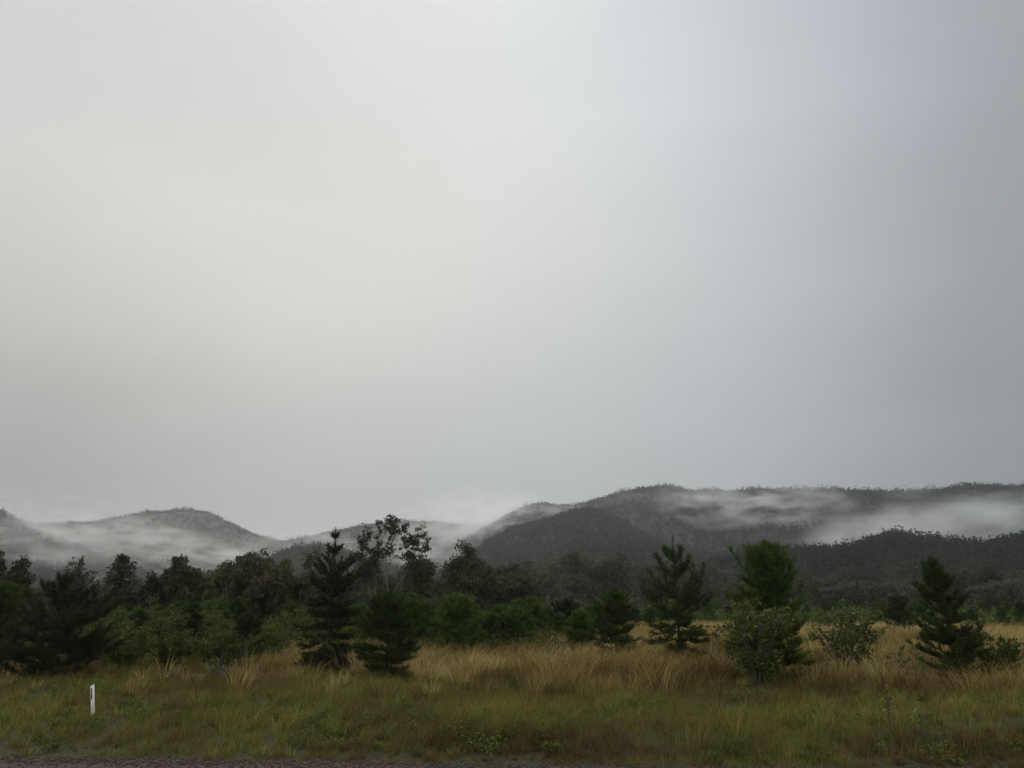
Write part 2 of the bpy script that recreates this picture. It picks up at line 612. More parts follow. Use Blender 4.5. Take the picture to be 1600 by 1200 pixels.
# ------------------------------------------------------------------ plants
def pine_meshes(seed, H, R, mat, cb=.06, whorls=11, leader=.12, e_bot=-12, e_top=62, nl=.24, dens=1.0,
                shape=.6, per=5, twig=.42, lean=(0, 0), droop=.25, nspread=.6, nw=.02, lift=.35, inter=14, vtop=()):
    """trunk mesh and crown mesh of one young pine; vtop bare candelabra whorls above a full lower crown"""
    rng = np.random.default_rng(seed)
    tb, cb_ = MB(), MB()
    nz = 14
    t = np.linspace(0, 1, nz)
    wob = np.cumsum(rng.normal(scale=.012 * H / 6, size=(nz, 2)), 0)
    wob -= wob[0]

    def axis(tt):
        return np.array([np.interp(tt, t, wob[:, 0]) + lean[0] * tt * H, np.interp(tt, t, wob[:, 1]) + lean[1] * tt * H, tt * H])
    tube(tb, [axis(v) - (np.array([0, 0, .12]) if v == 0 else 0) for v in t], np.interp(t, [0, .5, 1], [.015 * H, .008 * H, .0026 * H]), 7)
    P, D = [], []

    def line_needles(p0, p1, dens_):
        ln = np.linalg.norm(p1 - p0)
        n = max(2, int(ln * 34 * dens_))
        s = rng.random(n)
        P.append(p0 + (p1 - p0) * s[:, None])
        D.append(unit(np.broadcast_to(unit(p1 - p0), (n, 3)) + rng.normal(scale=nspread, size=(n, 3)) + np.array([0, 0, .35])))
    top = 1 - leader
    ts = []
    if vtop:
        lo = np.linspace(cb, vtop[0][0] - .05, whorls)
        ts = [(v, per, 0) for v in lo] + [(v, 6, w) for v, w in vtop]
    else:
        ts = [(cb + (top - cb) * (q / (whorls - 1)) ** .92 + rng.normal(scale=.008), per, 0) for q in range(whorls)]
    ts += [(cb + ((vtop[-2][0] if vtop else top) - cb) * .85 * rng.random(), 1, 0) for q in range(inter)]
    for tt, pr, reach in ts:
        k = max(0.0, (tt - cb) / (1 - cb))
        nb = 1 if pr == 1 else max(3, int(pr + rng.integers(-1, 2)))
        a0 = rng.uniform(0, 2 * pi)
        for b in range(nb):
            a = a0 + 2 * pi * b / nb + rng.normal(scale=.22)
            e = radians(e_bot + (e_top - e_bot) * k ** 1.1 + rng.normal(scale=7))
            L = R * max(.04, (1 - k)) ** shape * rng.uniform(.62, 1.12) / max(cos(e + lift * .4), .45)
            if k < .1:
                L *= .7 + k * 3
            if reach:
                ed = 26 + 26 * k + rng.normal(scale=6)
                e = radians(ed)
                L = R * reach * rng.uniform(.7, 1.15) / cos(radians(ed + 10))
            L = min(L, (1 - tt) * H * (.62 if reach else .92) / max(sin(e + lift * .5), .2))
            p = axis(tt)
            pts = [p]
            m = 7
            for s in range(m):
                f = s / (m - 1)
                ee = e - droop * (1 - k) * (1 - f) * .9 + lift * f * f
                d = np.array([cos(a) * cos(ee), sin(a) * cos(ee), sin(ee)]) + rng.normal(scale=.05, size=3)
                p = p + d * L / m
                pts.append(p)
            pts = np.array(pts)
            tube(tb, pts, np.linspace(.0045 * H * (1 - .6 * k), .0013 * H, len(pts)) * .8, 4)
            for s in range(0 if k > .25 else 1, m):
                line_needles(pts[s], pts[s + 1], dens)
            nt = int(3 + 12 * twig * min(1, L / 1.0))
            for q in range(nt):
                f = rng.uniform(.18, .95)
                pos = np.array([np.interp(f * m, np.arange(m + 1), pts[:, c]) for c in range(3)])
                dd = unit(pts[min(m, int(f * m) + 1)] - pts[int(f * m)])
                side = rng.choice([-1, 1])
                sd = unit(np.cross(dd, [0, 0, 1])) * side
                d = unit(dd * .8 + sd * rng.uniform(.3, .9) + np.array([0, 0, rng.uniform(-.1, .6)]))
                l = L * twig * (1.15 - f) * rng.uniform(.5, 1.3) + .04 * H / 6
                p1 = pos + d * l
                tube(tb, [pos, (pos + p1) / 2 + np.array([0, 0, -.02]), p1], [.0013 * H, .001 * H, .0005 * H], 3)
                line_needles(pos, p1, dens * .9)
    p0, p1 = axis(top), axis(1.0)
    line_needles(p0, p0 + (p1 - p0) * .5, dens * .4)
    for q in range(4):                                   # the little spokes under the tip
        a = q * pi / 2 + rng.uniform(0, 1)
        z = axis(1 - leader * .25)
        tube(tb, [z, z + np.array([cos(a) * .05, sin(a) * .05, .05]) * H / 6, z + np.array([cos(a) * .09, sin(a) * .09, .17]) * H / 6], [.012, .009, .005], 4)
    P = np.concatenate(P)
    D = np.concatenate(D)
    reps = 4
    n = len(P) * reps
    P = np.repeat(P, reps, 0) + rng.normal(scale=.015, size=(n, 3))
    D = np.repeat(D, reps, 0) + rng.normal(scale=.28, size=(n, 3))
    tint = (.42 + rng.normal(scale=.2, size=n)).clip(0, 1)
    needles(cb_, P, D, nl * rng.uniform(.6, 1.25, n), nw * rng.uniform(.7, 1.2, n), tint, rng)
    return tb.mesh('pine_trunk', M['bark_dark'], True), cb_.mesh('pine_crown', M[mat])


def gum_meshes(seed, H, mat, bark, stems=1, fork=.42, spread=.55, depth=4, clump=.085, nleaf=46, ls=.3, lw=.1, up=.45, splits=(2, 3), sparse=0.0, lean=0.0, hang=.5, deep=2):
    rng = np.random.default_rng(seed)
    tb, cm = MB(), MB()
    tips = []
    segs = []

    def grow(p, d, l, r, k):
        pts = [p]
        m = 4
        for s in range(m):
            d = unit(d + rng.normal(scale=.11, size=3) + np.array([0, 0, .06]))
            p = p + d * l / m
            pts.append(p)
        r1 = r * .7
        segs.append((np.array(pts), np.linspace(r, r1, m + 1)))
        if k >= 2:
            tips.append((p, k))
            if k >= 3 or deep:
                tips.append((pts[2] + rng.normal(scale=.03, size=3), k))
        if k < depth:
            nb = int(rng.integers(splits[0], splits[1] + 1))
            a0 = rng.uniform(0, 2 * pi)
            for b in range(nb):
                a = a0 + b * 2 * pi / nb + rng.normal(scale=.35)
                sd = np.array([cos(a), sin(a), 0])
                sd = sd - d * np.dot(sd, d)
                w = rng.uniform(.7, 1.25) * (.3 if b == 0 else 1.0)
                nd = unit(d * (1 - spread * .5) + sd * spread * w + np.array([0, 0, up * .3]))
                grow(p, nd, l * (rng.uniform(.7, .9) if b == 0 else rng.uniform(.5, .78)), r1 * (.85 if b == 0 else rng.uniform(.5, .75)), k + 1)
            if deep and k >= 0:                    # low side limbs keep the crown deep
                for q in range(deep if k < 2 else 1):
                    a = rng.uniform(0, 2 * pi)
                    nd = unit(np.array([cos(a), sin(a), rng.uniform(.1, .7)]))
                    f = rng.uniform(.35, .95) * m
                    pp = np.array([np.interp(f, np.arange(m + 1), np.array(pts)[:, c]) for c in range(3)])
                    grow(pp, nd, l * rng.uniform(.4, .62), r1 * .45, max(k + 1, depth - 1))
    for s in range(stems):
        a = rng.uniform(0, 2 * pi)
        d = unit(np.array([cos(a) * .13 * (stems > 1) + lean, sin(a) * .1 * (stems > 1), 1]))
        off = np.array([cos(a), sin(a), 0]) * .035 * (stems > 1)
        grow(off + np.array([0, 0, -.02]), d, fork * rng.uniform(.85, 1.1), .014 / stems ** .4, 0)
    top = max(p[2] for p, k in tips)
    sc = H / (top + clump * .5)
    for pts, r in segs:
        tube(tb, pts * sc, np.maximum(r * sc, .022), 6 if r[0] > .006 else 4)
    C = []
    for p, k in tips:
        if rng.random() < sparse:
            continue
        rr = clump * rng.uniform(.6, 1.25)
        n = int(nleaf * rng.uniform(.5, 1.4))
        q = rng.normal(size=(n, 3))
        q = unit(q) * (rng.random((n, 1)) ** .45) * np.array([1, 1, .75]) * rr
        C.append(p + q)
    C = np.concatenate(C) * sc
    n = len(C)
    d = rng.normal(size=(n, 3)) + np.array([0, 0, -hang * 1.6])
    base = (vnoise(C[:, 0] * 3 + C[:, 1], C[:, 2] * 3, 1.1, seed) - .5) * .5
    tint = (.45 + base + rng.normal(scale=.18, size=n)).clip(0, 1)
    leaf_quads(cm, C, d, ls * rng.uniform(.6, 1.35, n), lw * rng.uniform(.7, 1.4, n), tint, rng)
    return tb.mesh('gum_trunk', M[bark], True), cm.mesh('gum_crown', M[mat])


def shrub_meshes(seed, H, R, mat, bark='bark', stems=9, twigs=7, leaves=16, ls=.14, lw=.06, low=.15, flat=1.0, top_bias=0.0):
    rng = np.random.default_rng(seed)
    tb, cm = MB(), MB()
    C, DD = [], []
    for s in range(stems):
        a = 2 * pi * s / stems + rng.normal(scale=.35)
        rr = R * math.sqrt(rng.random()) * .95
        hh = H * (1 - .45 * (rr / R) ** 2 * flat) * rng.uniform(.78, 1.0)
        p0 = np.array([cos(a) * .08 * R, sin(a) * .08 * R, -.08])
        p3 = np.array([cos(a) * rr, sin(a) * rr, hh])
        pm = p0 * .5 + p3 * .5 + np.array([-cos(a) * rr * .18, -sin(a) * rr * .18, .1 * H])
        tt = np.linspace(0, 1, 8)[:, None]
        pts = (1 - tt) ** 2 * p0 + 2 * tt * (1 - tt) * pm + tt ** 2 * p3 + np.cumsum(rng.normal(scale=.012 * H, size=(8, 3)), 0) * tt
        tube(tb, pts, np.linspace(.011 * H, .003 * H, 8), 5)
        for k in range(twigs):
            f = low + (1 - low) * rng.random() ** (.8 - .3 * top_bias)
            pos = np.array([np.interp(f * 7, np.arange(8), pts[:, c]) for c in range(3)])
            a2 = rng.uniform(0, 2 * pi)
            d = unit(np.array([cos(a2), sin(a2), rng.uniform(-.15, .9)]))
            l = H * rng.uniform(.12, .26) * (1.15 - .4 * f)
            p1 = pos + d * l
            if p1[2] < .1:
                p1[2] = .1 + rng.random() * .1
            mid = (pos + p1) / 2 + np.array([0, 0, .04 * H * rng.random()])
            tube(tb, [pos, mid, p1], [.004 * H, .003 * H, .0015 * H], 3)
            n = int(leaves * rng.uniform(.6, 1.4))
            fs = rng.uniform(.2, 1.08, n)[:, None]
            c = pos + (p1 - pos) * fs + rng.normal(scale=.05 * H ** .5 * .6, size=(n, 3))
            C.append(c)
            DD.append(rng.normal(size=(n, 3)) + d * .6 + np.array([0, 0, -.25]))
    C = np.concatenate(C)
    C[:, 2] = np.maximum(C[:, 2], .05)
    DD = np.concatenate(DD)
    n = len(C)
    tint = (.42 + rng.normal(scale=.2, size=n)).clip(0, 1)
    leaf_quads(cm, C, DD, ls * rng.uniform(.6, 1.3, n), lw * rng.uniform(.7, 1.3, n), tint, rng, bend=.12)
    return tb.mesh('shrub_stems', M[bark], True), cm.mesh('shrub_leaves', M[mat])


def plant(name, meshes, loc, label, cat, group=None, rz=0.0, sc=1.0, parts=('trunk', 'crown')):
    r = bpy.data.objects.new(name, None)
    COL.objects.link(r)
    r.empty_display_size = .3
    r.location = loc
    r.rotation_euler = (0, 0, rz)
    r.scale = (sc, sc, sc) if np.isscalar(sc) else sc
    for pn, me in zip(parts, meshes):
        o = bpy.data.objects.new(pn, me)
        COL.objects.link(o)
        o.parent = r
    tag(r, label, cat, group)
    return r


def copy_plant(src, loc, label, group=None, rz=0.0, sc=1.0):
    r = src.copy()
    COL.objects.link(r)
    r.location = loc
    r.rotation_euler = (0, 0, rz)
    r.scale = (sc, sc, sc) if np.isscalar(sc) else sc
    for ch in list(src.children):
        c = ch.copy()
        COL.objects.link(c)
        c.parent = r
    r['label'] = label
    if group:
        r['group'] = group
    return r


def base(px, d):
    x, y, _ = at_dist(px, 1000, d)
    return (x, y, float(gz(x, y)) - .02)


def height(px, py, d):
    x, y, z = at_dist(px, py, d)
    return z - float(gz(x, y))


def wid(px_w, d):
    return px_w / F * d * .98


# --- the young pines that stand out in the photograph -------------------------------------------
PT = ('trunk', 'crown')


def hero(px, d, top, w, label, seed, mat='pine', **kw):
    H = height(px, top, d)
    R = wid(w, d) / 2
    return plant('pine_tree', pine_meshes(seed, H, R, mat, **kw), base(px, d), label, 'tree', 'young pines in the field')


hero(515, 34.5, 823, 108, 'tall dark young pine with a bare leader and tiered whorls, dead twigs at its foot', 1, 'pine_dark',
     whorls=7, leader=.13, e_bot=-26, e_top=66, shape=.36, droop=.45, cb=.12, nl=.2, dens=1.0, per=6, twig=.5, vtop=((.53, .66), (.66, .46), (.81, .2), (.92, .08)), inter=26, lift=.3)
hero(1062, 38, 836, 116, 'open young pine with a whip leader beside the leafy broad shrub', 2, 'pine',
     whorls=6, leader=.15, e_bot=-24, e_top=44, shape=.36, droop=.3, cb=.12, nl=.23, dens=.9, per=5, lift=.6, lean=(-.02, 0), vtop=((.40, .98), (.53, .78), (.67, .6), (.79, .36)), inter=16, twig=.45)
hero(1208, 32.8, 849, 132, 'dense plume topped pine rising behind the leafy broad shrub', 3, 'pine_green',
     whorls=14, leader=.03, e_bot=8, e_top=72, shape=.5, droop=.15, cb=.08, nl=.2, dens=1.0, per=6, twig=.5, nspread=.5, inter=50, lift=.2)
hero(1494, 34.7, 866, 118, 'dense young pine leaning left on the right of the dry grass', 4, 'pine',
     whorls=12, leader=.09, e_bot=8, e_top=55, shape=.95, droop=.2, cb=.05, nl=.2, dens=1.1, per=6, lean=(-.09, 0), inter=30)
hero(88, 36.7, 884, 165, 'broad blackish pine with upswept limbs behind the white post', 5, 'pine_dark',
     whorls=5, leader=.07, e_bot=0, e_top=40, shape=.25, droop=.15, cb=.07, nl=.28, dens=1.0, per=7, twig=.42, lift=.55, inter=14, vtop=((.5, .85), (.66, .6), (.8, .3)))
hero(606, 32.6, 926, 116, 'low bushy dark pine next to the tallest tiered pine', 6, 'pine',
     whorls=9, leader=.08, e_bot=-6, e_top=58, shape=.7, droop=.2, cb=.12, nl=.22, dens=1.1, per=7, twig=.55, inter=30)
hero(714, 46, 929, 104, 'bushy green pine with drooping skirt behind the dry grass', 7, 'pine_green',
     whorls=9, leader=.07, e_bot=-4, e_top=58, shape=.55, droop=.2, cb=.05, nl=.24, dens=1.0, per=7, twig=.5, nw=.024, inter=30)
hero(963, 44, 921, 92, 'compact cone shaped pine standing in dry grass left of the whip leader pine', 8, 'pine',
     whorls=9, leader=.06, e_bot=-6, e_top=62, shape=.5, droop=.25, cb=.03, nl=.22, dens=1.0, per=6, twig=.5, nw=.022, inter=24)
hero(832, 58, 934, 66, 'small green pine left of a darker round pine at the far edge of dry grass', 9, 'pine_green',
     whorls=8, leader=.08, e_bot=0, e_top=56, shape=.5, cb=.05, nl=.26, dens=.9, per=6, nw=.03, inter=20)
hero(886, 62, 938, 70, 'small dark round pine at the far edge of the dry grass', 10, 'pine_dark',
     whorls=8, leader=.05, e_bot=0, e_top=52, shape=.4, cb=.05, nl=.26, dens=1.0, per=7, nw=.03, inter=20)
hero(782, 52, 946, 58, 'pale green feathery pine beside the bushy skirted pine', 12, 'pine_green',
     whorls=8, leader=.07, e_bot=5, e_top=64, shape=.5, cb=.05, nl=.26, dens=.9, per=6, nw=.028, inter=20)
hero(1411, 88, 930, 52, 'small round pine alone at the far edge of the field right of the shrubs', 13, 'pine',
     whorls=8, leader=.05, e_bot=5, e_top=55, shape=.42, cb=.05, nl=.3, dens=.85, per=6, nw=.04, inter=20)
hero(-14, 42, 912, 112, 'green pine at the left border beside the blackish broad pine', 14, 'pine',
     whorls=9, leader=.05, e_bot=0, e_top=55, shape=.42, cb=.06, nl=.26, dens=1.1, per=7, twig=.5, inter=30)
hero(384, 40, 960, 66, 'small blackish pine among the leafy shrubs left of the tallest tiered pine', 15, 'pine_dark',
     whorls=8, leader=.05, e_bot=0, e_top=50, shape=.42, cb=.05, nl=.24, dens=1.1, per=6, inter=20)
hero(640, 52, 928, 90, 'soft green pine behind the low bushy dark pine', 16, 'pine_green',
     whorls=9, leader=.07, e_bot=0, e_top=55, shape=.5, cb=.06, nl=.26, dens=1.0, per=6, nw=.028, inter=24)

# --- shrubs ------------------------------------------------------------------------------------
ST = ('stem', 'foliage')


def shrub(px, d, top, w, label, seed, mat='shrub', group='shrubs along the verge', name='shrub', **kw):
    H = height(px, top, d)
    R = wid(w, d) / 2
    return plant(name, shrub_meshes(seed, H, R, mat, **kw), base(px, d), label, 'shrub', group, parts=ST)


shrub(1180, 29.5, 940, 140, 'large broad leaved shrub with thin bare stems in front of the plume topped pine', 31, 'big_leaf',
      stems=22, twigs=15, leaves=13, ls=.15, lw=.075, low=.1, flat=.3)
shrub(1325, 37, 940, 122, 'sprawling pale leaved shrub in dry grass right of the plume topped pine', 32, 'big_leaf',
      stems=15, twigs=12, leaves=14, ls=.16, lw=.08, low=.25, flat=.9)
shrub(1420, 34, 1000, 70, 'thin low leafy weed shrub left of the leaning pine', 37, 'big_leaf',
      stems=7, twigs=6, leaves=9, ls=.14, lw=.05, low=.3)
shrub(1560, 36.5, 986, 66, 'low round green bush at the right foot of the leaning pine', 33, 'shrub',
      stems=14, twigs=12, leaves=20, ls=.13, lw=.05, low=.05)
shrub(346, 34.5, 962, 92, 'olive shrub with pale bare stems at its foot on the left verge', 34, 'shrub',
      stems=13, twigs=10, leaves=20, ls=.15, lw=.05, low=.4)
shrub(205, 40, 968, 92, 'rounded leafy shrub right of the broad blackish pine', 35, 'shrub',
      stems=16, twigs=12, leaves=20, ls=.15, lw=.06, low=.05)
shrub(270, 41, 975, 88, 'leafy shrub between the rounded shrub and the olive shrub', 36, 'shrub',
      stems=15, twigs=12, leaves=20, ls=.15, lw=.06, low=.05)
shrub(425, 43, 965, 104, 'yellowish green mounded shrub left of the tallest tiered pine', 38, 'shrub',
      stems=16, twigs=12, leaves=20, ls=.16, lw=.06, low=.05)
shrub(150, 46, 940, 100, 'taller green shrub just behind the broad blackish pine', 39, 'shrub',
      stems=16, twigs=12, leaves=22, ls=.17, lw=.06, low=.05)
shrub(300, 50, 935, 120, 'wide green shrub behind the olive bare stemmed shrub', 40, 'shrub',
      stems=18, twigs=13, leaves=22, ls=.18, lw=.065, low=.05)
shrub(235, 54, 930, 110, 'feathery green shrub behind the row of leafy shrubs on the left', 41, 'shrub',
      stems=18, twigs=13, leaves=22, ls=.18, lw=.065, low=.05)
shrub(462, 50, 945, 80, 'dim green shrub directly behind the tallest tiered pine', 42, 'shrub',
      stems=16, twigs=12, leaves=22, ls=.17, lw=.06, low=.05)

# --- trees behind ---------------------------------------------------------------------------------
GG = 'trees behind the young pines'


def gum(px, d, top, label, seed, mat='gum', bark='bark', rz=0.0, **kw):
    H = height(px, top, d)
    return plant('gum_tree', gum_meshes(seed, H, mat, bark, **kw), base(px, d), label, 'tree', GG, rz=rz)


gum(590, 82, 812, 'tall open gum with a leaning forked trunk and sky showing through', 51, 'gum_dark', 'bark', stems=1, fork=.27, spread=.55,
    depth=5, clump=.04, nleaf=14, ls=.3, lw=.12, sparse=.1, lean=-.05, deep=0)
gum(603, 80, 806, 'tall gum with a straight trunk and rounded leafy clumps, right of the open forked gum', 152, 'gum_dark', 'bark', stems=1,
    fork=.42, spread=.55, depth=5, clump=.038, nleaf=18, ls=.3, lw=.12, sparse=.05, lean=.05, deep=0)
gum(708, 78, 842, 'pointed dense gum with a pale straight trunk', 53, 'gum', 'bark_pale', stems=1, fork=.26, spread=.42,
    depth=4, clump=.07, nleaf=34, ls=.34, lw=.12, up=.8, deep=3)
gum(385, 70, 858, 'wide olive brown tree with pale double stems', 54, 'gum_brown', 'bark_pale', stems=3, fork=.27, spread=.55,
    depth=4, clump=.062, nleaf=34, ls=.3, lw=.12)
gum(430, 72, 852, 'olive brown tree with knobbly top at the right of the wide olive brown tree', 55, 'gum_brown', 'bark', stems=2, fork=.27,
    spread=.5, depth=4, clump=.06, nleaf=34, ls=.3, lw=.12)
gum(340, 68, 862, 'olive brown tree with tufted top left of the wide olive brown tree', 56, 'gum_brown', 'bark_pale', stems=2, fork=.45,
    spread=.48, depth=4, clump=.06, nleaf=32, ls=.3, lw=.12)
gum(266, 76, 868, 'slim tree with a tufted spike top above the left shrubs', 57, 'gum', 'bark', stems=1, fork=.3, spread=.3,
    depth=4, clump=.06, nleaf=40, ls=.34, lw=.13, up=1.0)
gum(296, 84, 868, 'rounded grey green gum right of the spike topped tree', 58, 'gum', 'bark', stems=1, fork=.27, spread=.55,
    depth=4, clump=.062, nleaf=32, ls=.34, lw=.13)
gum(240, 80, 882, 'dark rounded tree left of the spike topped tree', 59, 'gum_dark', 'bark', stems=1, fork=.25, spread=.55,
    depth=4, clump=.066, nleaf=36, ls=.34, lw=.13)
gum(118, 66, 868, 'thin nearly bare tree with fine twigs above the broad blackish pine', 60, 'gum_dark', 'bark', stems=2, fork=.5, spread=.4,
    depth=4, clump=.035, nleaf=5, ls=.26, lw=.09, sparse=.5, deep=1)
gum(-4, 74, 862, 'dark tree cut by the left border above the green pine', 61, 'gum_dark', 'bark', stems=1, fork=.4, spread=.5,
    depth=4, clump=.075, nleaf=34, ls=.34, lw=.12)
gum(764, 100, 872, 'grey rounded gum just right of the pointed dense gum', 62, 'gum', 'bark', stems=1, fork=.27, spread=.5,
    depth=4, clump=.085, nleaf=44, ls=.42, lw=.15)
gum(797, 112, 878, 'grey gum with pale trunks and a pointed crown right of the rounded gum', 63, 'gum', 'bark_pale', stems=2, fork=.32, spread=.4,
    depth=4, clump=.075, nleaf=44, ls=.44, lw=.16)
gum(655, 96, 868, 'grey gum with ragged top between the tall pair and the pointed gum', 64, 'gum', 'bark', stems=1, fork=.27, spread=.5,
    depth=4, clump=.08, nleaf=40, ls=.42, lw=.15)


def vine_tree():
    rng = np.random.default_rng(65)
    d = 72
    H = height(172, 864, d)
    tb, cm = MB(), MB()
    pts = np.array([[0, 0, -.1], [.05, 0, H * .3], [.25, .1, H * .6], [.3, .1, H * .97]])
    tube(tb, pts, [.16, .13, .1, .05], 7)
    C = []
    for k in range(46):
        f = rng.uniform(.08, 1)
        r = np.interp(f, [0, .3, .6, .85, 1], [.5, .55, .75, 1.15, .35])
        c = np.array([np.interp(f * H, pts[:, 2], pts[:, 0]), 0, f * H]) + np.array([*(rng.normal(size=2) * r * .45), 0])
        if f > .72:
            c[0] += .35 * rng.choice([-.5, 1])
        n = 60
        q = unit(rng.normal(size=(n, 3))) * rng.random((n, 1)) ** .4 * r * .55
        C.append(c + q)
    C = np.concatenate(C)
    n = len(C)
    leaf_quads(cm, C, rng.normal(size=(n, 3)) + [0, 0, -.6], .3 * rng.uniform(.6, 1.3, n), .14, (.4 + rng.normal(scale=.2, size=n)).clip(0, 1), rng)
    plant('vine_covered_tree', (tb.mesh('vine_trunk', M['bark'], True), cm.mesh('vine_crown', M['gum_dark'])), base(172, d),
          'dark leaning column of a vine smothered tree behind the broad blackish pine', 'tree', GG)


vine_tree()

# filler copies
rngF = np.random.default_rng(77)
protoG = []
for i, kw in enumerate([
        dict(mat='gum', bark='bark', stems=1, fork=.27, spread=.52, depth=4, clump=.07, nleaf=30, ls=.42, lw=.16),
        dict(mat='gum', bark='bark_pale', stems=2, fork=.3, spread=.45, depth=4, clump=.066, nleaf=30, ls=.42, lw=.16),
        dict(mat='gum_dark', bark='bark', stems=1, fork=.22, spread=.5, depth=4, clump=.075, nleaf=34, ls=.42, lw=.16),
        dict(mat='gum', bark='bark_pale', stems=1, fork=.32, spread=.45, depth=4, clump=.064, nleaf=28, ls=.42, lw=.16),
        dict(mat='gum_brown', bark='bark', stems=2, fork=.27, spread=.52, depth=4, clump=.07, nleaf=30, ls=.42, lw=.16)]):
    protoG.append(gum_meshes(200 + i, 10.0, **kw))
G_used = {}


def filler(px, d, top, label, group, k, sx=1.0):
    H = height(px, top, d)
    s = H / 10.0
    loc = base(px, d)
    rz = rngF.uniform(0, 6.28)
    if k not in G_used:
        G_used[k] = plant('gum_tree', protoG[k], loc, label, 'tree', group, rz, (s * sx, s * sx, s))
        return G_used[k]
    return copy_plant(G_used[k], loc, label, group, rz, (s * sx, s * sx, s))


# wood behind the left shrubs
for i in range(34):
    px = -60 + 620 * (i + rngF.uniform(.1, .9)) / 34
    d = rngF.uniform(80, 150)
    top = np.interp(px, [-60, 60, 150, 250, 340, 450, 520, 620], [898, 905, 905, 892, 890, 892, 905, 905]) + rngF.uniform(-8, 16)
    filler(px, d, top, 'dim tree in the crowded wood behind the left shrubs', 'wood behind the left shrubs', int(rngF.choice([0, 2, 2, 4, 1])), 1.25)
for i in range(22):
    px = 540 + 290 * (i + rngF.uniform(.1, .9)) / 22
    d = rngF.uniform(95, 170)
    top = np.interp(px, [540, 640, 760, 830], [888, 880, 885, 900]) + rngF.uniform(-8, 18)
    filler(px, d, top, 'grey tree in the wood behind the tall pair of gums', 'wood behind the tall gums', int(rngF.choice([0, 1, 2, 3])), 1.2)
# belt at the foot of the right ridge
for i in range(74):
    px = 800 + 860 * (i + rngF.uniform(.0, 1.0)) / 74
    d = rngF.uniform(230, 420)
    top = np.interp(px, [780, 900, 1000, 1100, 1250, 1400, 1650], [880, 872, 880, 885, 892, 892, 888]) + rngF.uniform(-12, 26)
    filler(px, d, top, 'misty grey tree in the belt at the foot of the right hills', 'belt at the foot of the right hills', int(rngF.choice([0, 1, 2, 3, 2])), 1.35)
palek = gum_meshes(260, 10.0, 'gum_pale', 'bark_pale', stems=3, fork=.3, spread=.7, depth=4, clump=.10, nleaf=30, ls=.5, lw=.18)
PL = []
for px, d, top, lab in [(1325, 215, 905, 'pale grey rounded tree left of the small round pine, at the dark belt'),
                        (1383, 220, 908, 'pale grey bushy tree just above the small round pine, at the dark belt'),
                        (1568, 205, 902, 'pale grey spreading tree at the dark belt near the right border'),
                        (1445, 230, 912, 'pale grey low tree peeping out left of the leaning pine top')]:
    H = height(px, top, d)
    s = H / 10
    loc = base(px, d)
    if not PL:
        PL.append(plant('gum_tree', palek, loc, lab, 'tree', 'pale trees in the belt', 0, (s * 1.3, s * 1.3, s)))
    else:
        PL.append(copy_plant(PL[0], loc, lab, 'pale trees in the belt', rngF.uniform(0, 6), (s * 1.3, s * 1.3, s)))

# rows of young pines across the field
protoP = [pine_meshes(300, 3.2, 1.45, 'pine_green', whorls=8, leader=.07, e_bot=0, e_top=58, shape=.55, cb=.05, nl=.3, dens=.75, per=6, nw=.05),
          pine_meshes(301, 3.2, 1.35, 'pine', whorls=8, leader=.08, e_bot=0, e_top=58, shape=.6, cb=.05, nl=.3, dens=.75, per=6, nw=.05),
          pine_meshes(302, 3.2, 1.6, 'pine_green', whorls=7, leader=.05, e_bot=5, e_top=52, shape=.45, cb=.04, nl=.3, dens=.75, per=6, nw=.05)]
P_used = {}


def field_pine(px, d, h, label, group):
    k = int(rngF.integers(0, 3))
    s = h / 3.2
    loc = base(px, d)
    rz = rngF.uniform(0, 6.28)
    if k not in P_used:
        P_used[k] = plant('pine_tree', protoP[k], loc, label, 'tree', group, rz, s)
    else:
        copy_plant(P_used[k], loc, label, group, rz, s)


for i in range(46):
    px = 1080 + 570 * (i + rngF.uniform(0, 1)) / 46
    d = rngF.uniform(105, 240)
    field_pine(px, d, rngF.uniform(2.4, 3.7), 'small young pine in the far green row below the dark belt', 'far green row of young pines')
for i in range(24):
    px = 540 + 400 * (i + rngF.uniform(0, 1)) / 24
    d = rngF.uniform(48, 66)
    field_pine(px, d, rngF.uniform(2.1, 3.2), 'young green pine crowded behind the middle of the dry grass', 'young pines behind the middle of the dry grass')
for i in range(26):
    px = 660 + 420 * (i + rngF.uniform(0, 1)) / 26
    d = rngF.uniform(66, 130)
    field_pine(px, d, rngF.uniform(2.2, 3.3), 'small young pine in the green band behind the dry grass', 'green band behind the dry grass')
for i in range(26):
    px = 130 + 530 * (i + rngF.uniform(0, 1)) / 26
    d = rngF.uniform(46, 78)
    field_pine(px, d, rngF.uniform(2.3, 3.4), 'young pine tucked in the thicket behind the left shrubs', 'thicket behind the left shrubs')


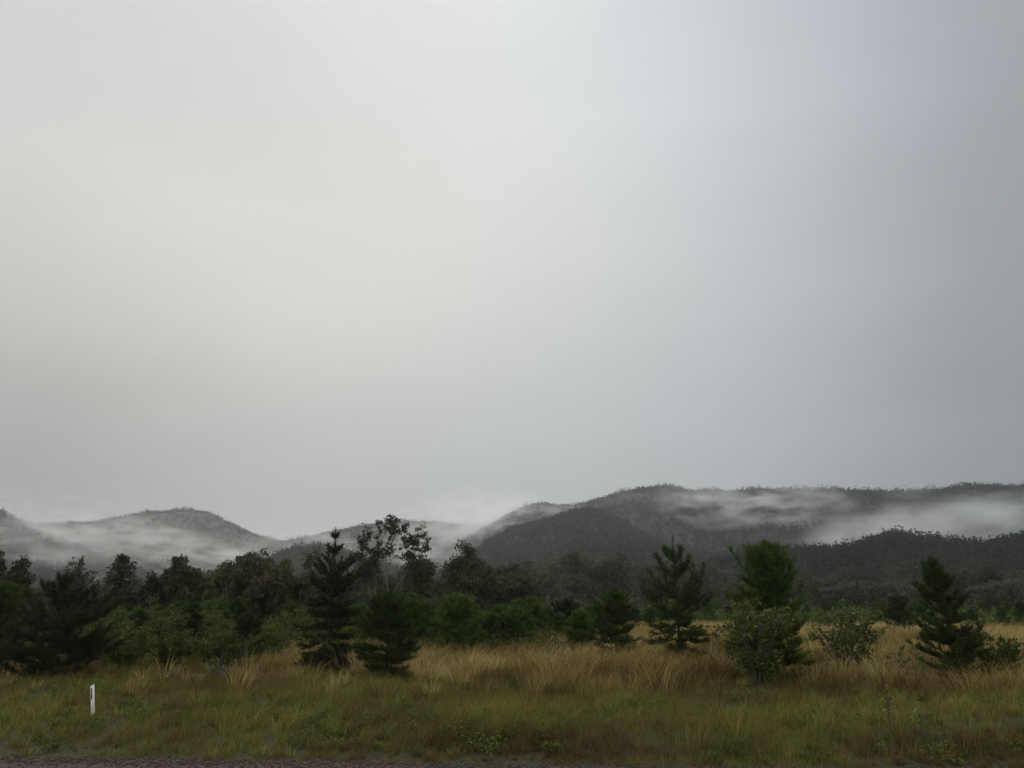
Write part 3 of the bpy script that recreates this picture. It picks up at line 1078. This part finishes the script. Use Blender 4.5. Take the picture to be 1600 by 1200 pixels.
def undergrowth(label, zones, mat, seed, ls, name='undergrowth'):
    rng = np.random.default_rng(seed)
    mb = MB()
    for n, a0, a1, d0, d1, h0, h1, per in zones:
        az = np.radians(rng.uniform(a0, a1, n))
        d = d0 * (d1 / d0) ** rng.random(n)
        x = d * np.sin(az)
        y = d * np.cos(az)
        keep = rng.random(n) < .35 + 1.1 * fbm(x, y, 14, seed, 2)
        x, y, d = x[keep], y[keep], d[keep]
        n = len(x)
        h = rng.uniform(h0, h1, n) * (.6 + .8 * fbm(x, y, 18, seed + 1, 2))
        N = n * per
        q = unit(rng.normal(size=(N, 3))) * rng.random((N, 1)) ** .4
        hr = np.repeat(h, per)
        C = np.stack([q[:, 0] * hr * .6, q[:, 1] * hr * .6, (q[:, 2] * .5 + .5) * hr], -1)
        C += np.repeat(np.stack([x, y, gz(x, y)], -1), per, 0)
        hue = .42 + (fbm(x, y, 12, seed + 2, 2) - .5) * .8
        tint = (np.repeat(hue, per) + rng.normal(scale=.16, size=N)).clip(0, 1)
        l = ls * np.repeat(d, per) / 80.0
        leaf_quads(mb, C, rng.normal(size=(N, 3)), l * rng.uniform(.6, 1.4, N), l * .45, tint, rng)
    o = obj(name, mb.mesh(name, M[mat]))
    tag(o, label, 'undergrowth', kind='stuff')


undergrowth('dim tangled undergrowth below the trees behind the young pines',
            [(1500, -40, -3, 72, 180, 1.6, 4.0, 60), (700, -12, 3, 85, 180, 1.5, 3.5, 60), (2600, -6, 40, 200, 440, 2.5, 6.0, 50)], 'gum_dark', 401, .34)
undergrowth('low green regrowth between the field grass and the trees',
            [(420, -40, -16, 42, 75, .9, 2.2, 90), (520, -14, 6, 62, 120, .8, 2.0, 80), (340, -20, 4, 44, 66, .7, 1.9, 110), (1100, 6, 40, 105, 220, .9, 2.4, 60), (130, 13, 22, 36, 62, .4, 1.2, 90), (60, 24, 34, 40, 62, .4, 1.1, 90)], 'shrub', 402, .3, 'regrowth')


def verge_weeds():
    rng = np.random.default_rng(431)
    mb = MB()
    n = 1900
    d = 18.6 * (50 / 18.6) ** rng.random(n)
    az = np.radians(rng.uniform(-38, 38, n))
    x = d * np.sin(az)
    y = d * np.cos(az)
    keep = (y - road_edge(x) > .5) & (rng.random(n) < sstep(.4, .65, fbm(x, y, 2.6, 432, 2)))
    x, y = x[keep], y[keep]
    n = len(x)
    S = rng.uniform(.12, .38, n)
    per = 46
    N = n * per
    q = unit(rng.normal(size=(N, 3))) * rng.random((N, 1)) ** .5
    sr = np.repeat(S, per)
    C = np.stack([q[:, 0] * sr * 1.1, q[:, 1] * sr * 1.1, np.abs(q[:, 2]) * sr], -1) + np.repeat(np.stack([x, y, gz(x, y) + .04], -1), per, 0)
    tint = (np.repeat(.3 + .5 * rng.random(n), per) + rng.normal(scale=.15, size=N)).clip(0, 1)
    leaf_quads(mb, C, rng.normal(size=(N, 3)) + [0, 0, .5], .10 * rng.uniform(.6, 1.5, N), .04, tint, rng, .1)
    o = obj('weeds', mb.mesh('weeds', M['shrub']))
    tag(o, 'dark green low broad leaved weeds scattered through the verge grass', 'weeds', kind='stuff')


verge_weeds()


# --- weeds and dead stalks ---------------------------------------------------------------------------
def stalk(px, py_base, py_top, label, seed, twigs=5, leafy=0):
    rng = np.random.default_rng(seed)
    x, y = on_plane(px, py_base)
    d = hypot(x, y)
    H = max(.3, height(px, py_top, d))
    tb, cm = MB(), MB()
    z = np.linspace(-.05, H, 8)
    pts = np.stack([np.cumsum(rng.normal(scale=.012 * H, size=8)), np.cumsum(rng.normal(scale=.012 * H, size=8)), z], -1)
    tube(tb, pts, np.linspace(.013, .006, 8), 5, .3)
    C = []
    for k in range(twigs):
        f = rng.uniform(.45, .98)
        p = np.array([np.interp(f * H, z, pts[:, c]) for c in range(3)])
        a = rng.uniform(0, 6.28)
        q = p + np.array([cos(a) * .3, sin(a) * .3, .8]) * H * .14
        tube(tb, [p, (p + q) / 2, q], [.006, .005, .003], 4, .5)
        C.append(q)
    r = plant('sapling' if leafy else 'dead_stalk', (tb.mesh('stalk_stem', M['stalk'], True),), (x, y, float(gz(x, y))), label,
              'sapling' if leafy else 'weed', 'thin stalks in the grass', parts=('stem',))
    if leafy:
        C = np.repeat(np.array(C), leafy, 0)
        n = len(C)
        C = C + rng.normal(scale=.07, size=(n, 3))
        leaf_quads(cm, C, rng.normal(size=(n, 3)), .13, .045, (.7 + rng.normal(scale=.2, size=n)).clip(0, 1), rng, .1)
        o = obj('leaves', cm.mesh('stalk_leaves', M['big_leaf']), r)


stalk(805, 1082, 992, 'tall dead brown stalk standing in the dry grass', 1, 6)
stalk(532, 1094, 1052, 'short dead stalk in front of the tallest tiered pine', 2, 3)
stalk(549, 1092, 1046, 'dark dead weed stem right of the short dead stalk', 3, 4)
stalk(1396, 1165, 1085, 'spindly leafy sapling in the grass at lower right', 4, 7, 8)
stalk(1442, 1150, 1108, 'tiny thin weed right of the spindly sapling', 5, 4, 3)
stalk(273, 1068, 1028, 'brown twiggy weed left of the olive shrub', 6, 7)
stalk(10, 1092, 1030, 'slanting thin weed at the left border in front of the blackish pine', 7, 4)
stalk(963, 1070, 1015, 'thin dead stem in front of the compact cone shaped pine', 8, 5)


# --- roadside guide post -----------------------------------------------------------------------------
def guide_post():
    x, y = on_plane(145, 1123)
    d = hypot(x, y)
    z0 = float(gz(x, y))
    H = height(146, 1069, d)
    w = .092
    mb = MB()
    # flexible flat post with folded edges and a slanted top
    prof = [(-w / 2, -.012), (-w / 2 + .018, -.028), (w / 2 - .018, -.028), (w / 2, -.012), (w / 2, .012), (-w / 2, .012)]
    zs = [(-.25, 1, 0), (H * .5, 1, 0), (H - .035, 1, 1)]
    V = []
    for zz, s, sl in zs:
        for px_, py_ in prof:
            V.append((px_ * s, py_, zz + sl * (.035 * (px_ / w + .5))))
    n = len(prof)
    Q = []
    for k in range(len(zs) - 1):
        for i in range(n):
            j = (i + 1) % n
            Q.append([k * n + i, k * n + j, (k + 1) * n + j, (k + 1) * n + i])
    mb.add(V, [Q])
    top = [[2 * n + 0, 2 * n + 1, 2 * n + 4, 2 * n + 5], [2 * n + 1, 2 * n + 2, 2 * n + 3, 2 * n + 4]]
    mb.f.append(np.array(top))
    r = bpy.data.objects.new('guide_post', None)
    COL.objects.link(r)
    r.location = (x, y, z0)
    r.rotation_euler = (0, radians(-9.0), radians(10))
    tag(r, 'white flat roadside guide post with a dark reflector strip near its top', 'guide post')
    obj('post', mb.mesh('post', M['white_plastic']), r)
    rb = MB()
    a, b, c, e = -.028, .002, H - .36, H - .085
    yf, yb = -.034, -.026
    V = [(a, yf, c), (b, yf, c), (b, yf, e), (a, yf, e), (a, yb, c), (b, yb, c), (b, yb, e), (a, yb, e)]
    rb.add(V, [[[0, 1, 2, 3], [5, 4, 7, 6], [4, 0, 3, 7], [1, 5, 6, 2], [3, 2, 6, 7], [4, 5, 1, 0]]])
    obj('reflector', rb.mesh('reflector', M['reflector']), r)


guide_post()

# ------------------------------------------------------------------ hills
LAYERS = [
    # name, distance, front width, back width, skyline, tree height, label
    ('a', 2050, 900, 700, [(-200, 800), (-60, 812), (60, 818), (100, 817), (160, 815), (200, 808), (240, 800), (290, 796), (320, 800), (345, 812), (380, 828),
                           (410, 840), (440, 846), (520, 862), (640, 880), (760, 905)], 8),
    ('b', 1250, 500, 500, [(-300, 740), (-120, 768), (-40, 790), (0, 803), (20, 812), (45, 826), (80, 842), (130, 862), (200, 885), (300, 920)], 9),
    ('c', 1750, 700, 700, [(330, 905), (400, 868), (440, 849), (480, 838), (520, 831), (560, 823), (620, 814), (665, 816), (720, 822), (790, 822), (860, 830), (960, 860), (1050, 900)], 8),
    ('g', 900, 330, 300, [(380, 915), (430, 868), (455, 856), (490, 853), (540, 866), (600, 885), (700, 900), (760, 920)], 9),
    ('d', 1380, 620, 700, [(640, 900), (740, 838), (790, 806), (820, 793), (845, 790), (870, 793), (920, 786), (960, 774), (1000, 765), (1050, 761), (1080, 769), (1140, 769), (1190, 764),
                           (1230, 768), (1300, 769), (1400, 772), (1450, 769), (1500, 764), (1560, 760), (1600, 764), (1700, 770), (1900, 800)], 9),
    ('e', 950, 430, 300, [(640, 920), (700, 892), (740, 866), (762, 848), (790, 834), (830, 819), (860, 808), (900, 800), (930, 800), (960, 812), (1000, 836), (1060, 858),
                          (1140, 870), (1240, 880), (1340, 900)], 9),
    ('f', 560, 250, 260, [(1000, 915), (1100, 893), (1180, 874), (1250, 865), (1300, 864), (1340, 858), (1370, 847), (1400, 842), (1450, 850), (1500, 856), (1540, 858), (1570, 850), (1600, 846), (1680, 836), (1800, 850)], 9),
]


def px_az(px, py):
    d = ray(px, py)
    return atan2(d[0], d[1]), d[2] / hypot(d[0], d[1])


def hill_z(Ly, az, r):
    name, R, Wf, Wb, sky, th = Ly
    A, E = zip(*[px_az(*p) for p in sky])
    z = CAMZ + R * np.interp(az, A, E) - th * .5
    z = np.maximum(z, -4)
    z = np.where((az < A[0] - .05) | (az > A[-1] + .05), -4, z)
    x = r * np.sin(az)
    y = r * np.cos(az)
    k = (r - (R - Wf)) / Wf
    front = np.clip(k, 0, 1)
    prof = np.where(r <= R, .35 * front + .65 * front * front * (3 - 2 * front), 1 - np.clip((r - R) / Wb, 0, 1) ** 2)
    # spurs and gullies on the slope, fading out at foot and crest
    mid = np.clip(4 * front * (1 - front), 0, 1) * (r <= R)
    rid = (1 - np.abs(2 * fbm(x * 1.0, y * .45, 190, 60 + ord(name), 3) - 1))
    prof = prof - mid * .42 * (1 - rid) + mid * (.1 * fbm(x, y, 80, 61, 3) - .05)
    zz = z * prof + (fbm(x, y, 55, 62 + ord(name), 2) - .5) * 5 * (front > .05)
    return np.where(r <= R - Wf, -4, np.maximum(zz, -4))


def build_hills():
    fm = MB()
    rng = np.random.default_rng(91)
    for Ly in LAYERS:
        name, R, Wf, Wb, sky, th = Ly
        A = [px_az(*p)[0] for p in sky]
        az = np.linspace(A[0] - .03, A[-1] + .03, 200)
        r = np.concatenate([np.linspace(R - Wf - 5, R, 46), np.linspace(R, R + Wb, 12)[1:]])
        AZ, RR = np.meshgrid(az, r)
        Z = hill_z(Ly, AZ, RR)
        n, m = len(az), len(r)
        i = np.arange(m - 1)[:, None] * n
        j = np.arange(n - 1)[None, :]
        q = np.stack([i + j, i + j + 1, i + n + j + 1, i + n + j], -1).reshape(-1, 4)
        mb = MB()
        mb.add(np.stack([RR * np.sin(AZ), RR * np.cos(AZ), Z], -1).reshape(-1, 3), [q])
        o = obj('hill', mb.mesh('hill', M['hill_soil'], True))
        tag(o, 'forested hill', kind='structure')
        # trees on it
        cnt = int({'a': 6500, 'b': 3200, 'c': 5000, 'g': 3000, 'd': 12000, 'e': 8500, 'f': 7500}[name])
        a = rng.uniform(A[0], A[-1], cnt * 2)
        keep = np.abs(a) < radians(40)
        a = a[keep][:cnt]
        cnt = len(a)
        u = rng.random(cnt)
        rr = R - Wf * (1 - u) + rng.random(cnt) * 30
        # extra along the crest
        crest = rng.random(cnt) < .33
        rr[crest] = R + rng.uniform(-25, 25, crest.sum())
        z = hill_z(Ly, a, rr)
        ok = z > -2
        a, rr, z = a[ok], rr[ok], z[ok]
        cnt = len(a)
        x = rr * np.sin(a)
        y = rr * np.cos(a)
        H = th * rng.uniform(.6, 1.25, cnt)
        H[crest[ok]] *= rng.uniform(.8, 1.3, crest[ok].sum())
        emergent = rng.random(cnt) < .05
        H[emergent] *= 1.15
        H *= .6 + .9 * vnoise(x, y, 38, 73)
        Wd = H * rng.uniform(.4, .75, cnt)
        per = {'a': 18, 'b': 28, 'c': 18, 'g': 32, 'd': 22, 'e': 30, 'f': 50}[name]
        sz = {'a': 2.9, 'b': 2.2, 'c': 2.7, 'g': 1.7, 'd': 2.3, 'e': 1.9, 'f': 1.5}[name]
        N = cnt * per
        cone = np.repeat(rng.random(cnt) < .3, per)
        zf = rng.beta(1.0, 1.5, N)
        rad = np.where(cone, .75 * (1 - zf), (1 - zf ** 1.7) ** .75) * np.repeat(Wd, per)
        an = rng.uniform(0, 2 * pi, N)
        rr_ = rad * rng.random(N) ** .4
        C = np.stack([np.cos(an) * rr_, np.sin(an) * rr_, zf * np.repeat(H, per) * .95], -1)
        C += np.repeat(np.stack([x, y, z], -1), per, 0)
        tt = .35 + (fbm(x, y, 120, 71, 3) - .5) * .9 + rng.normal(scale=.12, size=cnt)
        tt[rng.random(cnt) < .02] = 1.0
        tint = (np.repeat(tt, per) + rng.normal(scale=.05, size=N)).clip(0, 1)
        lsz = sz * rng.uniform(.6, 1.4, N) * (1.15 - .3 * zf)
        leaf_quads(fm, C, rng.normal(size=(N, 3)), lsz, lsz * .8, tint, rng)
    o = obj('hill_forest', fm.mesh('hill_forest', M['hill_forest']))
    tag(o, 'dark misty forest covering the hills', 'forest', kind='stuff')


build_hills()


# ------------------------------------------------------------------ air
def vol_mat(name, dens, col=(1, 1, 1), aniso=0.0):
    m = bpy.data.materials.new(name)
    nt, out = nodes_of(m)
    pv = nt.nodes.new('ShaderNodeVolumePrincipled')
    pv.inputs['Density'].default_value = dens
    pv.inputs['Color'].default_value = (*col, 1)
    pv.inputs['Anisotropy'].default_value = aniso
    nt.links.new(pv.outputs[0], out.inputs['Volume'])
    return m


def haze_box():
    x0, x1, y0, y1, z0, z1 = -3050, 3050, -90, 3350, -5.5, 290
    V = [(x0, y0, z0), (x1, y0, z0), (x1, y1, z0), (x0, y1, z0), (x0, y0, z1), (x1, y0, z1), (x1, y1, z1), (x0, y1, z1)]
    mb = MB()
    mb.add(V, [[[3, 2, 1, 0], [4, 5, 6, 7], [0, 1, 5, 4], [1, 2, 6, 5], [2, 3, 7, 6], [3, 0, 4, 7]]])
    o = obj('haze', mb.mesh('haze', vol_mat('haze_air', HAZE, (.95, .98, 1.0), .75)))
    tag(o, 'pale damp haze filling the valley', 'haze', kind='stuff')


HAZE = .00015
haze_box()


def mist_mat(dens, seed, thresh, scale=(1 / 50., 1 / 45., 1 / 17.)):
    m = bpy.data.materials.new('mist')
    nt, out = nodes_of(m)
    N = nt.nodes.new
    L = nt.links.new
    tc = N('ShaderNodeTexCoord')
    ln = N('ShaderNodeVectorMath')
    ln.operation = 'LENGTH'
    L(tc.outputs['Object'], ln.inputs[0])
    fall = N('ShaderNodeMapRange')
    fall.interpolation_type = 'SMOOTHSTEP'
    fall.inputs['From Min'].default_value = 1.0
    fall.inputs['From Max'].default_value = .05
    L(ln.outputs['Value'], fall.inputs['Value'])
    ge = N('ShaderNodeNewGeometry')
    mp = N('ShaderNodeMapping')
    mp.inputs['Scale'].default_value = scale
    mp.inputs['Location'].default_value = (seed * 3.7, seed * 1.3, seed * 2.1)
    L(ge.outputs['Position'], mp.inputs['Vector'])
    nz = N('ShaderNodeTexNoise')
    nz.inputs['Scale'].default_value = 1.0
    nz.inputs['Detail'].default_value = 5
    nz.inputs['Roughness'].default_value = .6
    nz.inputs['Distortion'].default_value = .25
    L(mp.outputs[0], nz.inputs['Vector'])
    rm = N('ShaderNodeMapRange')
    rm.interpolation_type = 'SMOOTHSTEP'
    rm.inputs['From Min'].default_value = thresh
    rm.inputs['From Max'].default_value = thresh + .3
    L(nz.outputs['Fac'], rm.inputs['Value'])
    mu = N('ShaderNodeMath')
    mu.operation = 'MULTIPLY'
    L(fall.outputs[0], mu.inputs[0])
    L(rm.outputs[0], mu.inputs[1])
    m2 = N('ShaderNodeMath')
    m2.operation = 'MULTIPLY'
    L(mu.outputs[0], m2.inputs[0])
    m2.inputs[1].default_value = dens
    pv = N('ShaderNodeVolumePrincipled')
    pv.inputs['Color'].default_value = (.99, 1.0, 1.0, 1)
    pv.inputs['Anisotropy'].default_value = .84
    L(m2.outputs[0], pv.inputs['Density'])
    L(pv.outputs[0], out.inputs['Volume'])
    return m


def ico(sub=3):
    import bmesh
    bm = bmesh.new()
    bmesh.ops.create_icosphere(bm, subdivisions=sub, radius=1.0)
    me = bpy.data.meshes.new('mist_bank')
    bm.to_mesh(me)
    bm.free()
    return me


MIST = [
    # px, py, width px, height px, distance, depth m, roll deg, density, threshold, label
    (150, 838, 330, 62, 1480, 120, 10, 0.0288, 0.45, 'broad veil of mist over the shoulder left of the peaked hill'),
    (285, 852, 230, 36, 1380, 90, 10, 0.0384, 0.43, 'trailing white wisp of mist below the peaked hill'),
    (30, 860, 260, 74, 1000, 110, 0, 0.0192, 0.39, 'grey mist in the low ground at the left border'),
    (90, 830, 120, 24, 1180, 60, 12, 0.0288, 0.39, 'thin mist lapping the slope at the left border'),
    (500, 848, 170, 26, 1150, 70, 8, 0.0384, 0.43, 'small mist streak right of the saddle'),
    (360, 872, 210, 40, 1050, 70, 0, 0.0216, 0.39, 'mist pool behind the olive brown trees'),
    (735, 832, 240, 84, 1480, 160, -8, 0.0180, 0.36, 'soft cloud of mist swallowing the ridge in the centre'),
    (668, 862, 170, 50, 1050, 80, 0, 0.0288, 0.39, 'mist pocket behind the pointed gum'),
    (850, 812, 190, 40, 1180, 70, -18, 0.0192, 0.43, 'faint mist sliding down behind the central spur'),
    (1165, 788, 270, 50, 1120, 80, 3, 0.0480, 0.43, 'bright mist band below the highest ridge'),
    (1250, 795, 130, 60, 1120, 70, 0, 0.0288, 0.45, 'ragged end of the bright mist band'),
    (1440, 826, 330, 46, 860, 80, -6, 0.0480, 0.39, 'long white mist bank behind the dark right ridge'),
    (1560, 822, 210, 60, 870, 80, 0, 0.0336, 0.39, 'mist bank at the right border above the dark ridge'),
    (1345, 836, 140, 38, 860, 60, -8, 0.0384, 0.39, 'left tail of the long white mist bank'),
    (1430, 790, 110, 70, 1000, 60, -40, 0.0192, 0.45, 'plume of mist rising from the long bank'),
    (780, 812, 150, 44, 1320, 70, -14, 0.0300, 0.36, 'torn mist drifting across the gap left of the highest ridge'),
    (1010, 778, 150, 30, 1280, 50, -12, 0.0160, 0.40, 'thin wisp clinging to the upper slope left of the bright band'),
    (905, 856, 130, 22, 900, 40, 0, 0.0160, 0.40, 'small wisp low on the central spur'),
    (1290, 775, 120, 50, 1150, 60, 20, 0.0168, 0.43, 'shred of mist at the skyline right of centre'),
]


def build_mist():
    me0 = ico()
    for i, (px, py, w, h, d, dep, roll, dens, th, lab) in enumerate(MIST):
        w, h, dens, th = w * 1.2, h * 1.45, dens * .95, th + .0
        x, y, z = at_dist(px, py, d)
        me = me0.copy()
        me.materials.append(mist_mat(dens, i + 1, th))
        o = obj('mist_bank', me, loc=(x, y, z))
        o.scale = (w / F * d / 2 * 1.15, dep, h / F * d / 2 * 1.35)
        o.rotation_mode = 'ZYX'
        yaw = -atan2(x, y)
        o.rotation_mode = 'XYZ'
        o.rotation_euler = (0, radians(roll), yaw)
        tag(o, lab, 'mist', kind='stuff')


build_mist()

# ------------------------------------------------------------------ sky and sun
SUN_EL, SUN_AZ = radians(38), radians(-14)      # azimuth from +Y, negative is left
LOBES = [(-0.555,0.559,0.615, -0.180,-0.164,-0.183),
(-0.405,0.615,0.677, 0.185,0.162,0.114),
(-0.213,0.657,0.723, 0.226,0.187,0.136),
(0.007,0.672,0.740, 0.033,0.016,0.006),
(0.226,0.655,0.721, -0.207,-0.187,-0.178),
(0.416,0.612,0.673, -0.156,-0.179,-0.194),
(0.563,0.556,0.612, -0.276,-0.260,-0.266),
(-0.583,0.622,0.522, -0.131,-0.125,-0.100),
(-0.430,0.692,0.580, -0.220,-0.210,-0.155),
(-0.228,0.746,0.626, -0.522,-0.455,-0.388),
(0.008,0.766,0.643, 0.015,0.023,0.018),
(0.242,0.743,0.624, 0.011,0.031,0.054),
(0.441,0.688,0.577, 0.164,0.155,0.174),
(0.591,0.618,0.518, -0.067,-0.067,-0.073),
(-0.604,0.682,0.413, 0.091,0.082,0.064),
(-0.449,0.764,0.463, 0.223,0.201,0.178),
(-0.240,0.830,0.503, -0.083,-0.068,-0.053),
(0.008,0.855,0.518, 0.096,0.080,0.068),
(0.255,0.827,0.501, -0.021,-0.022,-0.036),
(0.460,0.759,0.460, 0.011,0.029,0.041),
(0.612,0.676,0.410, -0.133,-0.137,-0.143),
(-0.616,0.732,0.290, -0.095,-0.089,-0.110),
(-0.460,0.825,0.327, 0.003,-0.011,-0.078),
(-0.247,0.901,0.357, 0.117,0.074,-0.021),
(0.008,0.930,0.368, -0.158,-0.160,-0.164),
(0.262,0.897,0.355, -0.176,-0.188,-0.204),
(0.472,0.820,0.325, -0.207,-0.199,-0.204),
(0.624,0.727,0.288, -0.128,-0.134,-0.137),
(-0.617,0.771,0.159, -0.180,-0.172,-0.140),
(-0.461,0.869,0.179, -0.218,-0.194,-0.113),
(-0.248,0.949,0.196, -0.121,-0.088,-0.030),
(0.008,0.979,0.202, 0.006,0.024,0.043),
(0.263,0.945,0.195, 0.115,0.124,0.144),
(0.473,0.863,0.178, 0.149,0.144,0.150),
(0.625,0.765,0.158, 0.021,0.022,0.022),
(-0.606,0.795,0.028, -0.197,-0.213,-0.255),
(-0.451,0.892,0.031, 0.042,0.026,-0.017),
(-0.241,0.970,0.034, -0.194,-0.206,-0.229),
(0.008,0.999,0.035, -0.191,-0.205,-0.232),
(0.256,0.966,0.034, -0.262,-0.261,-0.274),
(0.463,0.886,0.031, -0.204,-0.212,-0.220),
(0.614,0.789,0.027, -0.373,-0.362,-0.355)]
AMB = (.86, .88, .90)
KAPPA = 26.0


def build_world():
    w = bpy.data.worlds.new('World')
    scene.world = w
    w.use_nodes = True
    nt = w.node_tree
    nt.nodes.clear()
    N = nt.nodes.new
    L = nt.links.new
    out = N('ShaderNodeOutputWorld')
    tc = N('ShaderNodeTexCoord')
    nrm = N('ShaderNodeVectorMath')
    nrm.operation = 'NORMALIZE'
    L(tc.outputs['Generated'], nrm.inputs[0])
    wn = N('ShaderNodeTexNoise')
    wn.inputs['Scale'].default_value = 3.2
    wn.inputs['Detail'].default_value = 4
    wn.inputs['Roughness'].default_value = .45
    wm = N('ShaderNodeMapping')
    wm.inputs['Scale'].default_value = (1.0, 1.0, 2.2)
    L(nrm.outputs[0], wm.inputs['Vector'])
    L(wm.outputs[0], wn.inputs['Vector'])
    wa = N('ShaderNodeVectorMath')
    wa.operation = 'MULTIPLY_ADD'
    L(wn.outputs['Color'], wa.inputs[0])
    wa.inputs[1].default_value = (.10, .10, .10)
    wa.inputs[2].default_value = (-.05, -.05, -.05)
    wb = N('ShaderNodeVectorMath')
    wb.operation = 'ADD'
    L(wa.outputs[0], wb.inputs[0])
    L(nrm.outputs[0], wb.inputs[1])
    wv = N('ShaderNodeVectorMath')
    wv.operation = 'NORMALIZE'
    L(wb.outputs[0], wv.inputs[0])
    acc = None
    for c in LOBES:
        dp = N('ShaderNodeVectorMath')
        dp.operation = 'DOT_PRODUCT'
        L(wv.outputs[0], dp.inputs[0])
        dp.inputs[1].default_value = c[:3]
        ma = N('ShaderNodeMath')
        ma.operation = 'MULTIPLY_ADD'
        L(dp.outputs['Value'], ma.inputs[0])
        ma.inputs[1].default_value = KAPPA
        ma.inputs[2].default_value = -KAPPA
        ep = N('ShaderNodeMath')
        ep.operation = 'EXPONENT'
        L(ma.outputs[0], ep.inputs[0])
        sc = N('ShaderNodeVectorMath')
        sc.operation = 'SCALE'
        sc.inputs[0].default_value = c[3:]
        L(ep.outputs[0], sc.inputs['Scale'])
        ad = N('ShaderNodeVectorMath')
        ad.operation = 'ADD'
        if acc is None:
            ad.inputs[1].default_value = AMB
        else:
            L(acc.outputs[0], ad.inputs[1])
        L(sc.outputs[0], ad.inputs[0])
        acc = ad
    # soft streaky texture of the cloud deck
    mp = N('ShaderNodeMapping')
    mp.inputs['Scale'].default_value = (1.2, 1.2, 4.5)
    mp.inputs['Rotation'].default_value = (0, radians(18), 0)
    L(nrm.outputs[0], mp.inputs['Vector'])
    nz = N('ShaderNodeTexNoise')
    nz.inputs['Scale'].default_value = 1.9
    nz.inputs['Detail'].default_value = 5
    nz.inputs['Roughness'].default_value = .5
    nz.inputs['Distortion'].default_value = .5
    L(mp.outputs[0], nz.inputs['Vector'])
    mr = N('ShaderNodeMapRange')
    mr.inputs['From Min'].default_value = .25
    mr.inputs['From Max'].default_value = .75
    mr.inputs['To Min'].default_value = .965
    mr.inputs['To Max'].default_value = 1.035
    L(nz.outputs['Fac'], mr.inputs['Value'])
    cl = N('ShaderNodeVectorMath')
    cl.operation = 'SCALE'
    L(acc.outputs[0], cl.inputs[0])
    L(mr.outputs[0], cl.inputs['Scale'])
    cloud = N('ShaderNodeBackground')
    L(cl.outputs[0], cloud.inputs['Color'])
    cloud.inputs['Strength'].default_value = 1.0
    sky = N('ShaderNodeTexSky')
    sky.sky_type = 'NISHITA'
    sky.sun_disc = False
    sky.sun_elevation = SUN_EL
    sky.sun_rotation = SUN_AZ
    sky.dust_density = 4
    bs = N('ShaderNodeBackground')
    L(sky.outputs[0], bs.inputs['Color'])
    bs.inputs['Strength'].default_value = .05
    mx = N('ShaderNodeMixShader')
    mx.inputs['Fac'].default_value = .95          # cloud cover
    L(bs.outputs[0], mx.inputs[1])
    L(cloud.outputs[0], mx.inputs[2])
    L(mx.outputs[0], out.inputs['Surface'])

    s = bpy.data.lights.new('sun', 'SUN')
    s.energy = 1.1
    s.angle = radians(30)
    s.color = (1.0, .95, .88)
    so = bpy.data.objects.new('sun', s)
    COL.objects.link(so)
    so.location = (0, 0, 400)
    so.rotation_euler = (pi / 2 - SUN_EL, 0, pi - SUN_AZ)


build_world()
